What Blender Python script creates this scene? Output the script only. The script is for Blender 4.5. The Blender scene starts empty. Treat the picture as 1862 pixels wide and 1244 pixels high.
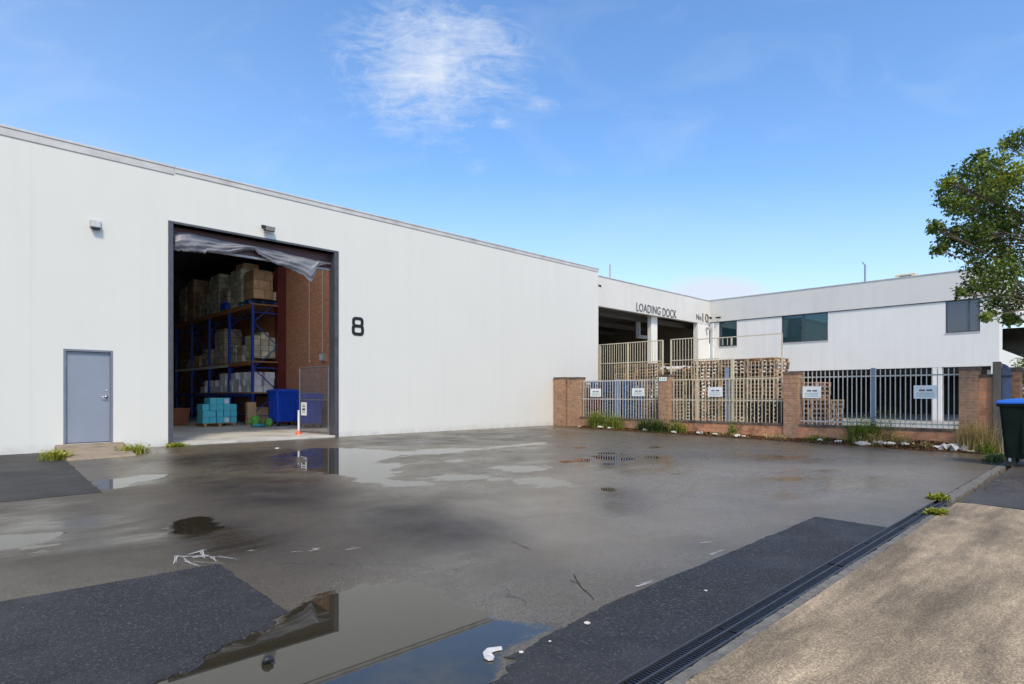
import bpy, math, random
import numpy as np
from mathutils import Vector, Matrix
random.seed(7); rng = np.random.default_rng(7)
S = bpy.context.scene
COL = S.collection
# ------------------------------------------------------------------ camera
# world axes: +X runs along the warehouse wall (away to the right), +Y goes into the warehouse
F, CX, HY = 1083.0, 931.0, 717.0            # focal length, centre column and horizon row measured on the photograph
FW = Vector((0.6997, 0.7144, 0)); RT = Vector((0.7144, -0.6997, 0)); CH = 1.30
cam_d = bpy.data.cameras.new('camera'); cam = bpy.data.objects.new('camera', cam_d); COL.objects.link(cam)
cam.location = (0, 0, CH); cam.rotation_euler = (math.radians(90), 0, -math.atan2(FW.x, FW.y))
cam_d.sensor_width = 36; cam_d.lens = F/1862*36; cam_d.shift_y = (HY-622)/1862; cam_d.clip_end = 3000; cam_d.clip_start = .05
S.camera = cam
# ------------------------------------------------------------------ exposure, sky, sun
S.view_settings.view_transform = 'Standard'; S.view_settings.look = 'None'; S.view_settings.gamma = 1
S.view_settings.exposure = 0.62
SUN_EL = 50; SUN_DIR = Vector((-0.62, -1.0)).normalized()
az = math.atan2(SUN_DIR.x, SUN_DIR.y)
w = bpy.data.worlds.new('World'); S.world = w; w.use_nodes = True
nt = w.node_tree; N = nt.nodes; L = nt.links; N.clear()
def wn(t, **k):
    n = N.new(t)
    for a, b in k.items(): setattr(n, a, b)
    return n
def wmath(op, a, b=None, c=None, clamp=False):
    n = wn('ShaderNodeMath', operation=op); n.use_clamp = clamp
    for i, x in enumerate((a, b, c)):
        if x is None: continue
        if isinstance(x, (int, float)): n.inputs[i].default_value = x
        else: L.new(x, n.inputs[i])
    return n.outputs[0]
def wdot(v, vec):
    n = wn('ShaderNodeVectorMath', operation='DOT_PRODUCT'); L.new(v, n.inputs[0]); n.inputs[1].default_value = vec
    return n.outputs['Value']
tc = wn('ShaderNodeTexCoord'); D = tc.outputs['Generated']
sky = wn('ShaderNodeTexSky', sky_type='NISHITA', sun_disc=False, sun_elevation=math.radians(SUN_EL), sun_rotation=az, air_density=1.0, dust_density=0.9, ozone_density=2.2)
hs = wn('ShaderNodeHueSaturation'); L.new(sky.outputs[0], hs.inputs['Color']); hs.inputs['Saturation'].default_value = 1.22; hs.inputs['Value'].default_value = 1.3; hs.inputs['Hue'].default_value = 0.502
fwd = wmath('MAXIMUM', wdot(D, FW), .02)
cx = wmath('DIVIDE', wdot(D, RT), fwd); cz = wmath('DIVIDE', wdot(D, Vector((0, 0, 1))), fwd)   # where on the dome the cirrus stands
cv = wn('ShaderNodeCombineXYZ'); L.new(cx, cv.inputs[0]); L.new(cz, cv.inputs[1])
def noise(scale, detail, rough, dist=0, vec=None, stretch=None):
    n = wn('ShaderNodeTexNoise'); n.inputs['Scale'].default_value = scale; n.inputs['Detail'].default_value = detail
    n.inputs['Roughness'].default_value = rough; n.inputs['Distortion'].default_value = dist
    v = vec or cv.outputs[0]
    if stretch:
        m = wn('ShaderNodeMapping'); m.inputs['Scale'].default_value = stretch[:3]; m.inputs['Rotation'].default_value = (0, 0, stretch[3]); L.new(v, m.inputs[0]); v = m.outputs[0]
    L.new(v, n.inputs['Vector']); return n.outputs['Fac']
n1 = noise(5.5, 7, .62, .9); n2 = noise(3.2, 5, .6, 1.2, stretch=(1, 2.2, 1, .5)); nw = n2
def blob(px, py, rx, ry, k=1.0):
    x0, y0 = (px-CX)/F, (HY-py)/F
    ax = wmath('DIVIDE', wmath('SUBTRACT', cx, x0), rx/F); ay = wmath('DIVIDE', wmath('SUBTRACT', cz, y0), ry/F)
    d = wmath('SQRT', wmath('ADD', wmath('MULTIPLY', ax, ax), wmath('MULTIPLY', ay, ay)))
    return wmath('MULTIPLY', wmath('SUBTRACT', 1.0, d, clamp=True), k)
m = blob(790, 120, 240, 190, .85)
for b in [(740, 150, 170, 150, .6), (800, 45, 120, 140, .62), (905, 90, 110, 50, .5), (860, 190, 70, 60, .5), (905, 222, 60, 30, .5), (870, 305, 40, 26, .25), (545, 215, 90, 28, .22), (680, 30, 60, 50, .3), (980, 190, 80, 30, .4)]:
    m = wmath('MAXIMUM', m, blob(*b))
n3 = noise(9, 8, .7, 1.6, stretch=(1.0, 1.9, 1, -.7))
n5 = noise(7, 9, .72, 2.2, stretch=(1.0, 2.6, 1, 1.0))
c = wmath('ADD', wmath('MULTIPLY', m, 1.15), wmath('MULTIPLY', wmath('SUBTRACT', n1, .5), 1.1)); c = wmath('ADD', c, wmath('MULTIPLY', wmath('SUBTRACT', n3, .5), 1.2)); c = wmath('ADD', c, wmath('MULTIPLY', wmath('SUBTRACT', n5, .5), 1.5))
c = wmath('SUBTRACT', c, .2, clamp=True); c = wmath('MULTIPLY', c, wmath('MULTIPLY', m, 2.4, clamp=True)); c = wmath('MULTIPLY', c, .95, clamp=True)
wisp = wmath('MULTIPLY', wmath('SUBTRACT', n2, .5, clamp=True), .5)
low = blob(1300, 540, 120, 46, 2.2); low = wmath('MULTIPLY', low, wmath('ADD', n1, .25), clamp=True)
hz = wmath('MULTIPLY', wmath('SUBTRACT', .36, cz, clamp=True), 1.35)
c = wmath('ADD', wmath('MAXIMUM', c, low), wisp, clamp=True); c = wmath('ADD', c, wmath('MULTIPLY', hz, 1.25), clamp=True)
side = wmath('MULTIPLY', wmath('ADD', wmath('MULTIPLY', cx, -.42), -.08, clamp=True), wmath('SUBTRACT', 1.0, wmath('MULTIPLY', cz, .9), clamp=True))
c = wmath('ADD', c, side, clamp=True); c = wmath('ADD', wmath('MULTIPLY', c, .93), .04, clamp=True)
mx = wn('ShaderNodeMix', data_type='RGBA'); L.new(c, mx.inputs['Factor']); L.new(hs.outputs[0], mx.inputs['A']); mx.inputs['B'].default_value = (3.75, 4.15, 4.85, 1)
bg = wn('ShaderNodeBackground'); L.new(mx.outputs['Result'], bg.inputs[0]); bg.inputs[1].default_value = 0.13
wo = wn('ShaderNodeOutputWorld'); L.new(bg.outputs[0], wo.inputs[0])
sd = bpy.data.lights.new('sun', 'SUN'); sd.energy = 2.1; sd.angle = math.radians(11); sd.color = (1, .86, .64)
so = bpy.data.objects.new('sun', sd); COL.objects.link(so)
el = math.radians(SUN_EL)
S.cycles.max_bounces = 14; S.cycles.diffuse_bounces = 8; S.cycles.glossy_bounces = 6
sv = Vector((SUN_DIR.x*math.cos(el), SUN_DIR.y*math.cos(el), math.sin(el)))
so.rotation_euler = sv.to_track_quat('Z', 'Y').to_euler(); so.location = sv*60

# ------------------------------------------------------------------ measuring helpers
def ray(px): t = (px-CX)/F; return FW.x+t*RT.x, FW.y+t*RT.y
def onv(px, py, v):
    du, dv = ray(px); d = v/dv; return d*du, CH+(HY-py)/F*d         # -> u, z
def onu(px, py, u):
    du, dv = ray(px); d = u/du; return d*dv, CH+(HY-py)/F*d         # -> v, z
def atd(px, py, d):
    du, dv = ray(px); return Vector((du*d, dv*d, CH+(HY-py)/F*d))
def gz(v): return -0.010*max(0, min(20, 16.7-v))
def ong(px, py):
    z = -.1
    for _ in range(12):
        d = F*(CH-z)/(py-HY); du, dv = ray(px); z = gz(dv*d)
    return Vector((du*d, dv*d, z))

# ------------------------------------------------------------------ material helpers
def mat(name, col, rough=.6, metal=0, var=.12, vscale=3.0, bump=0.0, bscale=40, stretch=(1, 1, 1), dirt=None, dscale=1.2, dthr=.55, spec=.5, col2=None, trans=0, emit=None):
    m = bpy.data.materials.new(name); m.use_nodes = True
    t = m.node_tree; n = t.nodes; l = t.links; b = n['Principled BSDF']
    b.inputs['Roughness'].default_value = rough; b.inputs['Metallic'].default_value = metal; b.inputs['Specular IOR Level'].default_value = spec
    tcx = n.new('ShaderNodeTexCoord'); mp = n.new('ShaderNodeMapping'); l.new(tcx.outputs['Object'], mp.inputs[0]); mp.inputs['Scale'].default_value = stretch
    no = n.new('ShaderNodeTexNoise'); no.inputs['Scale'].default_value = vscale; no.inputs['Detail'].default_value = 6; no.inputs['Roughness'].default_value = .62; l.new(mp.outputs[0], no.inputs['Vector'])
    r = n.new('ShaderNodeValToRGB'); l.new(no.outputs['Fac'], r.inputs[0])
    c2 = col2 or tuple(min(1, x*(1+var)) for x in col); c1 = tuple(x*(1-var) for x in col)
    r.color_ramp.elements[0].position = .3; r.color_ramp.elements[1].position = .7
    r.color_ramp.elements[0].color = (*c1, 1); r.color_ramp.elements[1].color = (*c2, 1)
    out = r.outputs[0]
    if dirt:
        n2 = n.new('ShaderNodeTexNoise'); n2.inputs['Scale'].default_value = dscale; n2.inputs['Detail'].default_value = 8; n2.inputs['Roughness'].default_value = .7; l.new(mp.outputs[0], n2.inputs['Vector'])
        r2 = n.new('ShaderNodeValToRGB'); r2.color_ramp.elements[0].position = dthr; r2.color_ramp.elements[1].position = min(1, dthr+.22); l.new(n2.outputs['Fac'], r2.inputs[0])
        mm = n.new('ShaderNodeMix'); mm.data_type = 'RGBA'; l.new(r2.outputs[0], mm.inputs['Factor']); l.new(out, mm.inputs['A']); mm.inputs['B'].default_value = (*dirt, 1); out = mm.outputs['Result']
    l.new(out, b.inputs['Base Color'])
    if bump:
        nb = n.new('ShaderNodeTexNoise'); nb.inputs['Scale'].default_value = bscale; nb.inputs['Detail'].default_value = 5; l.new(mp.outputs[0], nb.inputs['Vector'])
        bp = n.new('ShaderNodeBump'); bp.inputs['Strength'].default_value = bump; bp.inputs['Distance'].default_value = .01; l.new(nb.outputs['Fac'], bp.inputs['Height']); l.new(bp.outputs[0], b.inputs['Normal'])
    if trans: b.inputs['Transmission Weight'].default_value = trans
    if emit: b.inputs['Emission Color'].default_value = (*emit[:3], 1); b.inputs['Emission Strength'].default_value = emit[3]
    return m
def brickmat(name, c1, c2, mort, dirt=(.03, .022, .018), dthr=.56, bw=.23, bh=.076, ms=.012):
    m = bpy.data.materials.new(name); m.use_nodes = True
    t = m.node_tree; n = t.nodes; l = t.links; b = n['Principled BSDF']; b.inputs['Roughness'].default_value = .85
    g = n.new('ShaderNodeNewGeometry'); sp = n.new('ShaderNodeSeparateXYZ'); l.new(g.outputs['Position'], sp.inputs[0])
    a = n.new('ShaderNodeMath'); a.operation = 'ADD'; l.new(sp.outputs[0], a.inputs[0]); l.new(sp.outputs[1], a.inputs[1])
    cb = n.new('ShaderNodeCombineXYZ'); l.new(a.outputs[0], cb.inputs[0]); l.new(sp.outputs[2], cb.inputs[1])
    br = n.new('ShaderNodeTexBrick'); l.new(cb.outputs[0], br.inputs['Vector']); br.inputs['Scale'].default_value = 1
    br.inputs['Brick Width'].default_value = bw; br.inputs['Row Height'].default_value = bh; br.inputs['Mortar Size'].default_value = ms; br.inputs['Mortar Smooth'].default_value = .3; br.inputs['Bias'].default_value = -.1
    br.inputs['Color1'].default_value = (*c1, 1); br.inputs['Color2'].default_value = (*c2, 1); br.inputs['Mortar'].default_value = (*mort, 1)
    no = n.new('ShaderNodeTexNoise'); no.inputs['Scale'].default_value = 2.2; no.inputs['Detail'].default_value = 9; no.inputs['Roughness'].default_value = .72; l.new(g.outputs['Position'], no.inputs['Vector'])
    r = n.new('ShaderNodeValToRGB'); r.color_ramp.elements[0].position = dthr; r.color_ramp.elements[1].position = dthr+.25; l.new(no.outputs['Fac'], r.inputs[0])
    mm = n.new('ShaderNodeMix'); mm.data_type = 'RGBA'; l.new(r.outputs[0], mm.inputs['Factor']); l.new(br.outputs['Color'], mm.inputs['A']); mm.inputs['B'].default_value = (*dirt, 1)
    n3 = n.new('ShaderNodeTexNoise'); n3.inputs['Scale'].default_value = 9; n3.inputs['Detail'].default_value = 4; l.new(g.outputs['Position'], n3.inputs['Vector'])
    m3 = n.new('ShaderNodeMix'); m3.data_type = 'RGBA'; m3.blend_type = 'OVERLAY'; m3.inputs['Factor'].default_value = .45; l.new(mm.outputs['Result'], m3.inputs['A']); l.new(n3.outputs['Fac'], m3.inputs['B'])
    l.new(m3.outputs['Result'], b.inputs['Base Color'])
    bp = n.new('ShaderNodeBump'); bp.inputs['Strength'].default_value = .6; bp.inputs['Distance'].default_value = .006; bp.invert = True; l.new(br.outputs['Fac'], bp.inputs['Height']); l.new(bp.outputs[0], b.inputs['Normal'])
    return m
def wallmat(name, base, streak, amt):
    """weathered white masonry paint: broad mottling, faint vertical run-off streaks, grime line"""
    m = bpy.data.materials.new(name); m.use_nodes = True
    t = m.node_tree; n = t.nodes; l = t.links; b = n['Principled BSDF']; b.inputs['Roughness'].default_value = .62; b.inputs['Specular IOR Level'].default_value = .35
    g = n.new('ShaderNodeNewGeometry')
    def nz(sc, st, det=6, ro=.6):
        mp = n.new('ShaderNodeMapping'); mp.inputs['Scale'].default_value = st; l.new(g.outputs['Position'], mp.inputs[0])
        x = n.new('ShaderNodeTexNoise'); x.inputs['Scale'].default_value = sc; x.inputs['Detail'].default_value = det; x.inputs['Roughness'].default_value = ro; l.new(mp.outputs[0], x.inputs['Vector']); return x.outputs['Fac']
    def ramp(f, a, c): r = n.new('ShaderNodeMapRange'); r.inputs['From Min'].default_value = a; r.inputs['From Max'].default_value = c; l.new(f, r.inputs['Value']); return r.outputs[0]
    def mul(a, k):
        x = n.new('ShaderNodeMath'); x.operation = 'MULTIPLY'; l.new(a, x.inputs[0])
        if isinstance(k, float): x.inputs[1].default_value = k
        else: l.new(k, x.inputs[1])
        return x.outputs[0]
    broad = ramp(nz(.5, (1, 1, 1)), .38, .68); vert = ramp(nz(1.0, (2.6, 2.6, .12), 8, .7), .48, .75); fine = ramp(nz(14, (1, 1, 1), 5, .7), .55, .8)
    mm = n.new('ShaderNodeMix'); mm.data_type = 'RGBA'; l.new(mul(broad, amt*.6), mm.inputs['Factor']); mm.inputs['A'].default_value = (*base, 1); mm.inputs['B'].default_value = (*streak, 1)
    m2 = n.new('ShaderNodeMix'); m2.data_type = 'RGBA'; l.new(mul(vert, amt), m2.inputs['Factor']); l.new(mm.outputs['Result'], m2.inputs['A']); m2.inputs['B'].default_value = (*streak, 1)
    m3 = n.new('ShaderNodeMix'); m3.data_type = 'RGBA'; l.new(mul(fine, amt*.25), m3.inputs['Factor']); l.new(m2.outputs['Result'], m3.inputs['A']); m3.inputs['B'].default_value = (*[x*.5 for x in streak], 1)
    # splash grime just above the ground
    sp = n.new('ShaderNodeSeparateXYZ'); l.new(g.outputs['Position'], sp.inputs[0]); gr = n.new('ShaderNodeMapRange'); gr.inputs['From Min'].default_value = .22; gr.inputs['From Max'].default_value = -.02; l.new(sp.outputs[2], gr.inputs['Value'])
    m4 = n.new('ShaderNodeMix'); m4.data_type = 'RGBA'; l.new(mul(mul(gr.outputs[0], ramp(nz(3, (1, 1, 1)), .3, .7)), .55), m4.inputs['Factor']); l.new(m3.outputs['Result'], m4.inputs['A']); m4.inputs['B'].default_value = (.3, .29, .27, 1)
    l.new(m4.outputs['Result'], b.inputs['Base Color'])
    bp = n.new('ShaderNodeBump'); bp.inputs['Strength'].default_value = .25; bp.inputs['Distance'].default_value = .004; l.new(nz(60, (1, 1, 1), 4), bp.inputs['Height']); l.new(bp.outputs[0], b.inputs['Normal'])
    return m

M = {}
M['white'] = wallmat('white_wall_paint', (.665, .66, .61), (.58, .575, .535), .26)
M['white2'] = wallmat('office_wall_paint', (.77, .75, .70), (.62, .605, .565), .42)
M['fascia'] = wallmat('fascia_paint', (.66, .64, .59), (.54, .525, .49), .48)
M['cap'] = mat('cap_flashing', (.52, .51, .49), .5, 0, .15, 2, .1, 20, dirt=(.32, .31, .29), dscale=.8)
M['steel'] = mat('dark_steel_frame', (.085, .085, .10), .5, .3, .2, 5, .1, 30, dirt=(.05, .045, .04))
M['doorgrey'] = mat('grey_door_paint', (.235, .265, .325), .42, 0, .06, 1.2, .08, 6, dirt=(.17, .19, .23), dscale=5, dthr=.62)
M['doorframe'] = mat('door_frame_paint', (.17, .185, .24), .45, 0, .08, 3)
M['chrome'] = mat('brushed_metal', (.62, .62, .62), .28, 1, .08, 20)
M['black'] = mat('black_plastic', (.02, .02, .022), .45, 0, .2, 10)
M['black8'] = mat('black_sign_paint', (.008, .008, .009), .5, 0, .1, 10)
M['lightgrey'] = mat('grey_plastic', (.42, .43, .43), .5, 0, .1, 10)
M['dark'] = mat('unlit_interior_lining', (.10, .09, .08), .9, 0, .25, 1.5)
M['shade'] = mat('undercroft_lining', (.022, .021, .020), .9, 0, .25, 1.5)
M['darkroof'] = mat('roof_lining', (.16, .15, .14), .9, 0, .25, 1.5)
M['slab'] = mat('interior_concrete', (.50, .48, .43), .55, 0, .12, .8, .1, 20, dirt=(.2, .19, .17), dscale=.7, dthr=.5)
M['concrete'] = mat('yard_concrete', (.34, .33, .30), .8, 0, .14, .9, .2, 30, dirt=(.17, .16, .14), dscale=.8)
M['ramp'] = mat('ramp_concrete', (.27, .215, .15), .85, 0, .16, 2.5, .4, 30, dirt=(.12, .10, .065), dscale=2.2, dthr=.5)
M['brick'] = brickmat('tan_brick', (.40, .215, .115), (.30, .15, .08), (.33, .24, .17), dthr=.56)
M['brickor'] = brickmat('orange_brick', (.62, .26, .115), (.47, .185, .085), (.40, .27, .18), dthr=.5)
M['brickin'] = brickmat('red_interior_brick', (.66, .25, .12), (.50, .18, .09), (.56, .40, .28), dirt=(.02, .012, .01), dthr=.66, ms=.01)
M['coping'] = brickmat('dark_brick_coping', (.17, .11, .08), (.10, .07, .055), (.16, .13, .1), dthr=.45, bw=.085, bh=.3)
M['rackblue'] = mat('rack_blue_paint', (.02, .075, .42), .4, .1, .15, 6)
M['timber'] = mat('rack_timber', (.36, .20, .10), .7, 0, .25, 4, .1, 30, stretch=(1, 8, 1))
M['orange'] = mat('beam_orange', (.45, .17, .06), .5, 0, .15, 6)
M['card'] = mat('cardboard', (.58, .38, .22), .75, 0, .12, 3, .1, 20)
M['wrap'] = mat('plastic_wrapped_carton', (.62, .55, .46), .22, 0, .3, 5, .7, 9, stretch=(1, 1, .4), spec=1)
M['wrap2'] = mat('wrapped_pale_carton', (.66, .65, .52), .3, 0, .25, 5, .5, 12, spec=.8)
def seams(m, bw, bh, dark, voff=0):
    t = m.node_tree; n = t.nodes; l = t.links; b = n['Principled BSDF']; src = b.inputs['Base Color'].links[0].from_socket
    g = n.new('ShaderNodeNewGeometry'); sp = n.new('ShaderNodeSeparateXYZ'); l.new(g.outputs['Position'], sp.inputs[0]); a = n.new('ShaderNodeMath'); a.operation = 'ADD'; l.new(sp.outputs[0], a.inputs[0]); l.new(sp.outputs[1], a.inputs[1])
    cb = n.new('ShaderNodeCombineXYZ'); l.new(a.outputs[0], cb.inputs[0]); l.new(sp.outputs[2], cb.inputs[1]); br = n.new('ShaderNodeTexBrick'); l.new(cb.outputs[0], br.inputs['Vector']); br.inputs['Scale'].default_value = 1
    br.inputs['Brick Width'].default_value = bw; br.inputs['Row Height'].default_value = bh; br.inputs['Mortar Size'].default_value = .014; br.inputs['Mortar Smooth'].default_value = .6
    br.inputs['Color1'].default_value = (1.15, 1.12, 1.05, 1); br.inputs['Color2'].default_value = (.66, .64, .62, 1); br.inputs['Mortar'].default_value = (dark, dark, dark, 1)
    x = n.new('ShaderNodeMix'); x.data_type = 'RGBA'; x.blend_type = 'MULTIPLY'; x.inputs['Factor'].default_value = 1; l.new(src, x.inputs['A']); l.new(br.outputs['Color'], x.inputs['B']); l.new(x.outputs['Result'], b.inputs['Base Color'])
seams(M['wrap'], .42, .3, .3); seams(M['wrap2'], .34, .24, .3); M['cardload'] = mat('brown_carton_load', (.56, .37, .21), .35, 0, .2, 4, .4, 10, spec=.8); seams(M['cardload'], .5, .38, .25)
M['wbox'] = mat('white_carton', (.80, .79, .84), .5, 0, .12, 6, .1, 20)
M['teal'] = mat('teal_carton', (.10, .56, .70), .5, 0, .08, 4, .08, 20)
M['label'] = mat('paper_label', (.75, .76, .8), .5, 0, .08, 12)
M['binblue'] = mat('blue_bin_plastic', (.012, .085, .62), .38, 0, .12, 3, .05, 30)
M['lidblue'] = mat('blue_lid_plastic', (.025, .13, .55), .35, 0, .12, 3, .05, 30)
M['bingreen'] = mat('dark_green_bin', (.004, .010, .006), .6, 0, .3, 4, .08, 40, spec=.15)
M['rubber'] = mat('rubber', (.02, .02, .02), .8)
M['green'] = mat('green_bag', (.13, .42, .06), .35, 0, .3, 8, .8, 12)
M['cyan'] = mat('cyan_bag', (.05, .35, .42), .35, 0, .3, 8, .8, 12)
M['redcol'] = mat('dark_red_paint', (.13, .022, .02), .5, 0, .2, 3)
M['shutter'] = mat('dark_red_shutter', (.10, .045, .05), .45, .2, .2, 4)
M['conduit'] = mat('pale_conduit', (.6, .58, .55), .5)
M['mesh'] = mat('galvanised_wire', (.2, .2, .22), .4, .6, .15, 8)
M['orangeplast'] = mat('orange_plastic', (.75, .09, .03), .45)
M['whiteplast'] = mat('white_plastic', (.7, .7, .7), .4, 0, .1, 10)
M['cream'] = mat('cream_railing_paint', (.58, .51, .36), .5, 0, .12, 4, .1, 30, dirt=(.3, .22, .12), dscale=3, dthr=.66)
M['greybar'] = mat('grey_fence_paint', (.52, .49, .44), .5, .1, .15, 4, dirt=(.2, .16, .12), dscale=3, dthr=.62)
M['bluepost'] = mat('pale_blue_post', (.22, .28, .38), .5, 0, .12, 4, dirt=(.2, .2, .2), dscale=3)
M['bluegate'] = mat('blue_grey_gate', (.085, .11, .19), .5, 0, .15, 4)
M['pal1'] = mat('weathered_pallet_wood', (.30, .19, .10), .85, 0, .35, 3.0, .2, 40, dirt=(.12, .085, .06), dscale=4)
M['pal2'] = mat('pale_pallet_wood', (.47, .30, .155), .85, 0, .3, 3.0, .2, 40, dirt=(.22, .14, .09), dscale=4, dthr=.6)
M['pal3'] = mat('pinkish_pallet_wood', (.46, .275, .18), .85, 0, .25, 3.0, .2, 40, dirt=(.2, .12, .09), dscale=4, dthr=.6)
M['palblue'] = mat('blue_pallet_paint', (.02, .085, .22), .7, 0, .3, 4, .2, 40, dirt=(.05, .08, .12), dscale=4)
M['palred'] = mat('red_pallet_paint', (.20, .03, .035), .7, 0, .3, 4, .2, 40)
M['palblack'] = mat('black_pallet_plastic', (.02, .02, .024), .6)
M['palgrey'] = mat('grey_aged_pallet_wood', (.24, .19, .13), .9, 0, .3, 3.0, .2, 40, dirt=(.13, .11, .09), dscale=4)
M['signw'] = mat('white_sign_sheet', (.78, .80, .78), .35, 0, .05, 6)
M['ink'] = mat('grey_sign_ink', (.09, .10, .10), .6)
M['inkpale'] = mat('pale_green_ink', (.42, .50, .46), .6)
M['letter'] = mat('dark_grey_letter', (.085, .085, .09), .55)
M['postwood'] = mat('old_timber_post', (.13, .115, .095), .9, 0, .3, 3, .5, 25, stretch=(4, 4, .5), dirt=(.04, .035, .03))
M['litter'] = mat('white_litter', (.58, .56, .53), .7, 0, .3, 14, .3, 40, dirt=(.25, .2, .14), dscale=16, dthr=.55)
M['barkb'] = mat('bark', (.10, .075, .055), .9, 0, .35, 8, .8, 20, stretch=(1, 1, .3))
M['soffit'] = mat('soffit_grey', (.42, .42, .42), .8)
M['cover'] = mat('iron_grate', (.030, .030, .034), .42, .5, .25, 8, .2, 60)
M['channel'] = mat('steel_edge', (.085, .082, .082), .4, .6, .2, 6, .1, 40, dirt=(.08, .06, .045), dscale=3)
M['lampglow'] = mat('lamp_glow', (.9, .9, .85), .5, emit=(1, .93, .8, 5))
def glassmat():
    m = bpy.data.materials.new('office_glass'); m.use_nodes = True
    b = m.node_tree.nodes['Principled BSDF']; b.inputs['Base Color'].default_value = (.012, .03, .036, 1); b.inputs['Roughness'].default_value = .04; b.inputs['IOR'].default_value = 1.9
    b.inputs['Specular Tint'].default_value = (.62, .9, 1, 1); return m
M['glass'] = glassmat()
M['glass2'] = mat('dark_office_glass', (.035, .032, .055), .06, 0, .1, 1); M['glass2'].node_tree.nodes['Principled BSDF'].inputs['IOR'].default_value = 1.8
def added_sky_sheet():
    m = bpy.data.materials.new('added_translucent_sheet'); m.use_nodes = True; n = m.node_tree.nodes; n.remove(n['Principled BSDF']); t = n.new('ShaderNodeBsdfTranslucent'); t.inputs[0].default_value = (.8, .82, .8, 1); m.node_tree.links.new(t.outputs[0], n['Material Output'].inputs[0]); return m
M['added_sheet'] = added_sky_sheet()
def plasticsheet():
    m = mat('torn_plastic_sheet', (.25, .25, .275), .4, 0, .3, 4, .6, 12, stretch=(.5, 1, 4)); n = m.node_tree.nodes; l = m.node_tree.links; b = n['Principled BSDF']
    tr = n.new('ShaderNodeBsdfTranslucent'); tr.inputs[0].default_value = (.7, .7, .75, 1); ms = n.new('ShaderNodeMixShader'); ms.inputs[0].default_value = .18
    o = n['Material Output']; l.new(b.outputs[0], ms.inputs[1]); l.new(tr.outputs[0], ms.inputs[2]); l.new(ms.outputs[0], o.inputs[0]); return m
M['sheet'] = plasticsheet()
def leafmat(name, c1, c2, c3):
    m = bpy.data.materials.new(name); m.use_nodes = True; t = m.node_tree; n = t.nodes; l = t.links; b = n['Principled BSDF']; b.inputs['Roughness'].default_value = .5; b.inputs['Specular IOR Level'].default_value = .3
    a = n.new('ShaderNodeAttribute'); a.attribute_name = 'leaf'; r = n.new('ShaderNodeValToRGB'); l.new(a.outputs['Fac'], r.inputs[0])
    r.color_ramp.elements[0].color = (*c1, 1); r.color_ramp.elements[1].color = (*c3, 1); e = r.color_ramp.elements.new(.6); e.color = (*c2, 1)
    l.new(r.outputs[0], b.inputs['Base Color']); tr = n.new('ShaderNodeBsdfTranslucent'); l.new(r.outputs[0], tr.inputs[0]); ms = n.new('ShaderNodeMixShader'); ms.inputs[0].default_value = .3
    o = n['Material Output']; l.new(b.outputs[0], ms.inputs[1]); l.new(tr.outputs[0], ms.inputs[2]); l.new(ms.outputs[0], o.inputs[0]); return m
M['leaf'] = leafmat('tree_leaf', (.035, .065, .012), (.13, .185, .028), (.40, .45, .06))
M['weed'] = leafmat('weed_leaf', (.08, .13, .02), (.22, .30, .04), (.45, .44, .09))
M['weedd'] = leafmat('dark_weed_leaf', (.03, .06, .018), (.09, .14, .03), (.22, .26, .07))
M['tuft'] = leafmat('bright_tuft', (.16, .20, .02), (.34, .36, .04), (.5, .46, .08))
M['dry'] = leafmat('dry_grass', (.22, .16, .06), (.46, .36, .15), (.66, .55, .26))
M['leaflitter'] = leafmat('leaf_litter', (.06, .03, .015), (.16, .075, .03), (.32, .20, .09))

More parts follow.
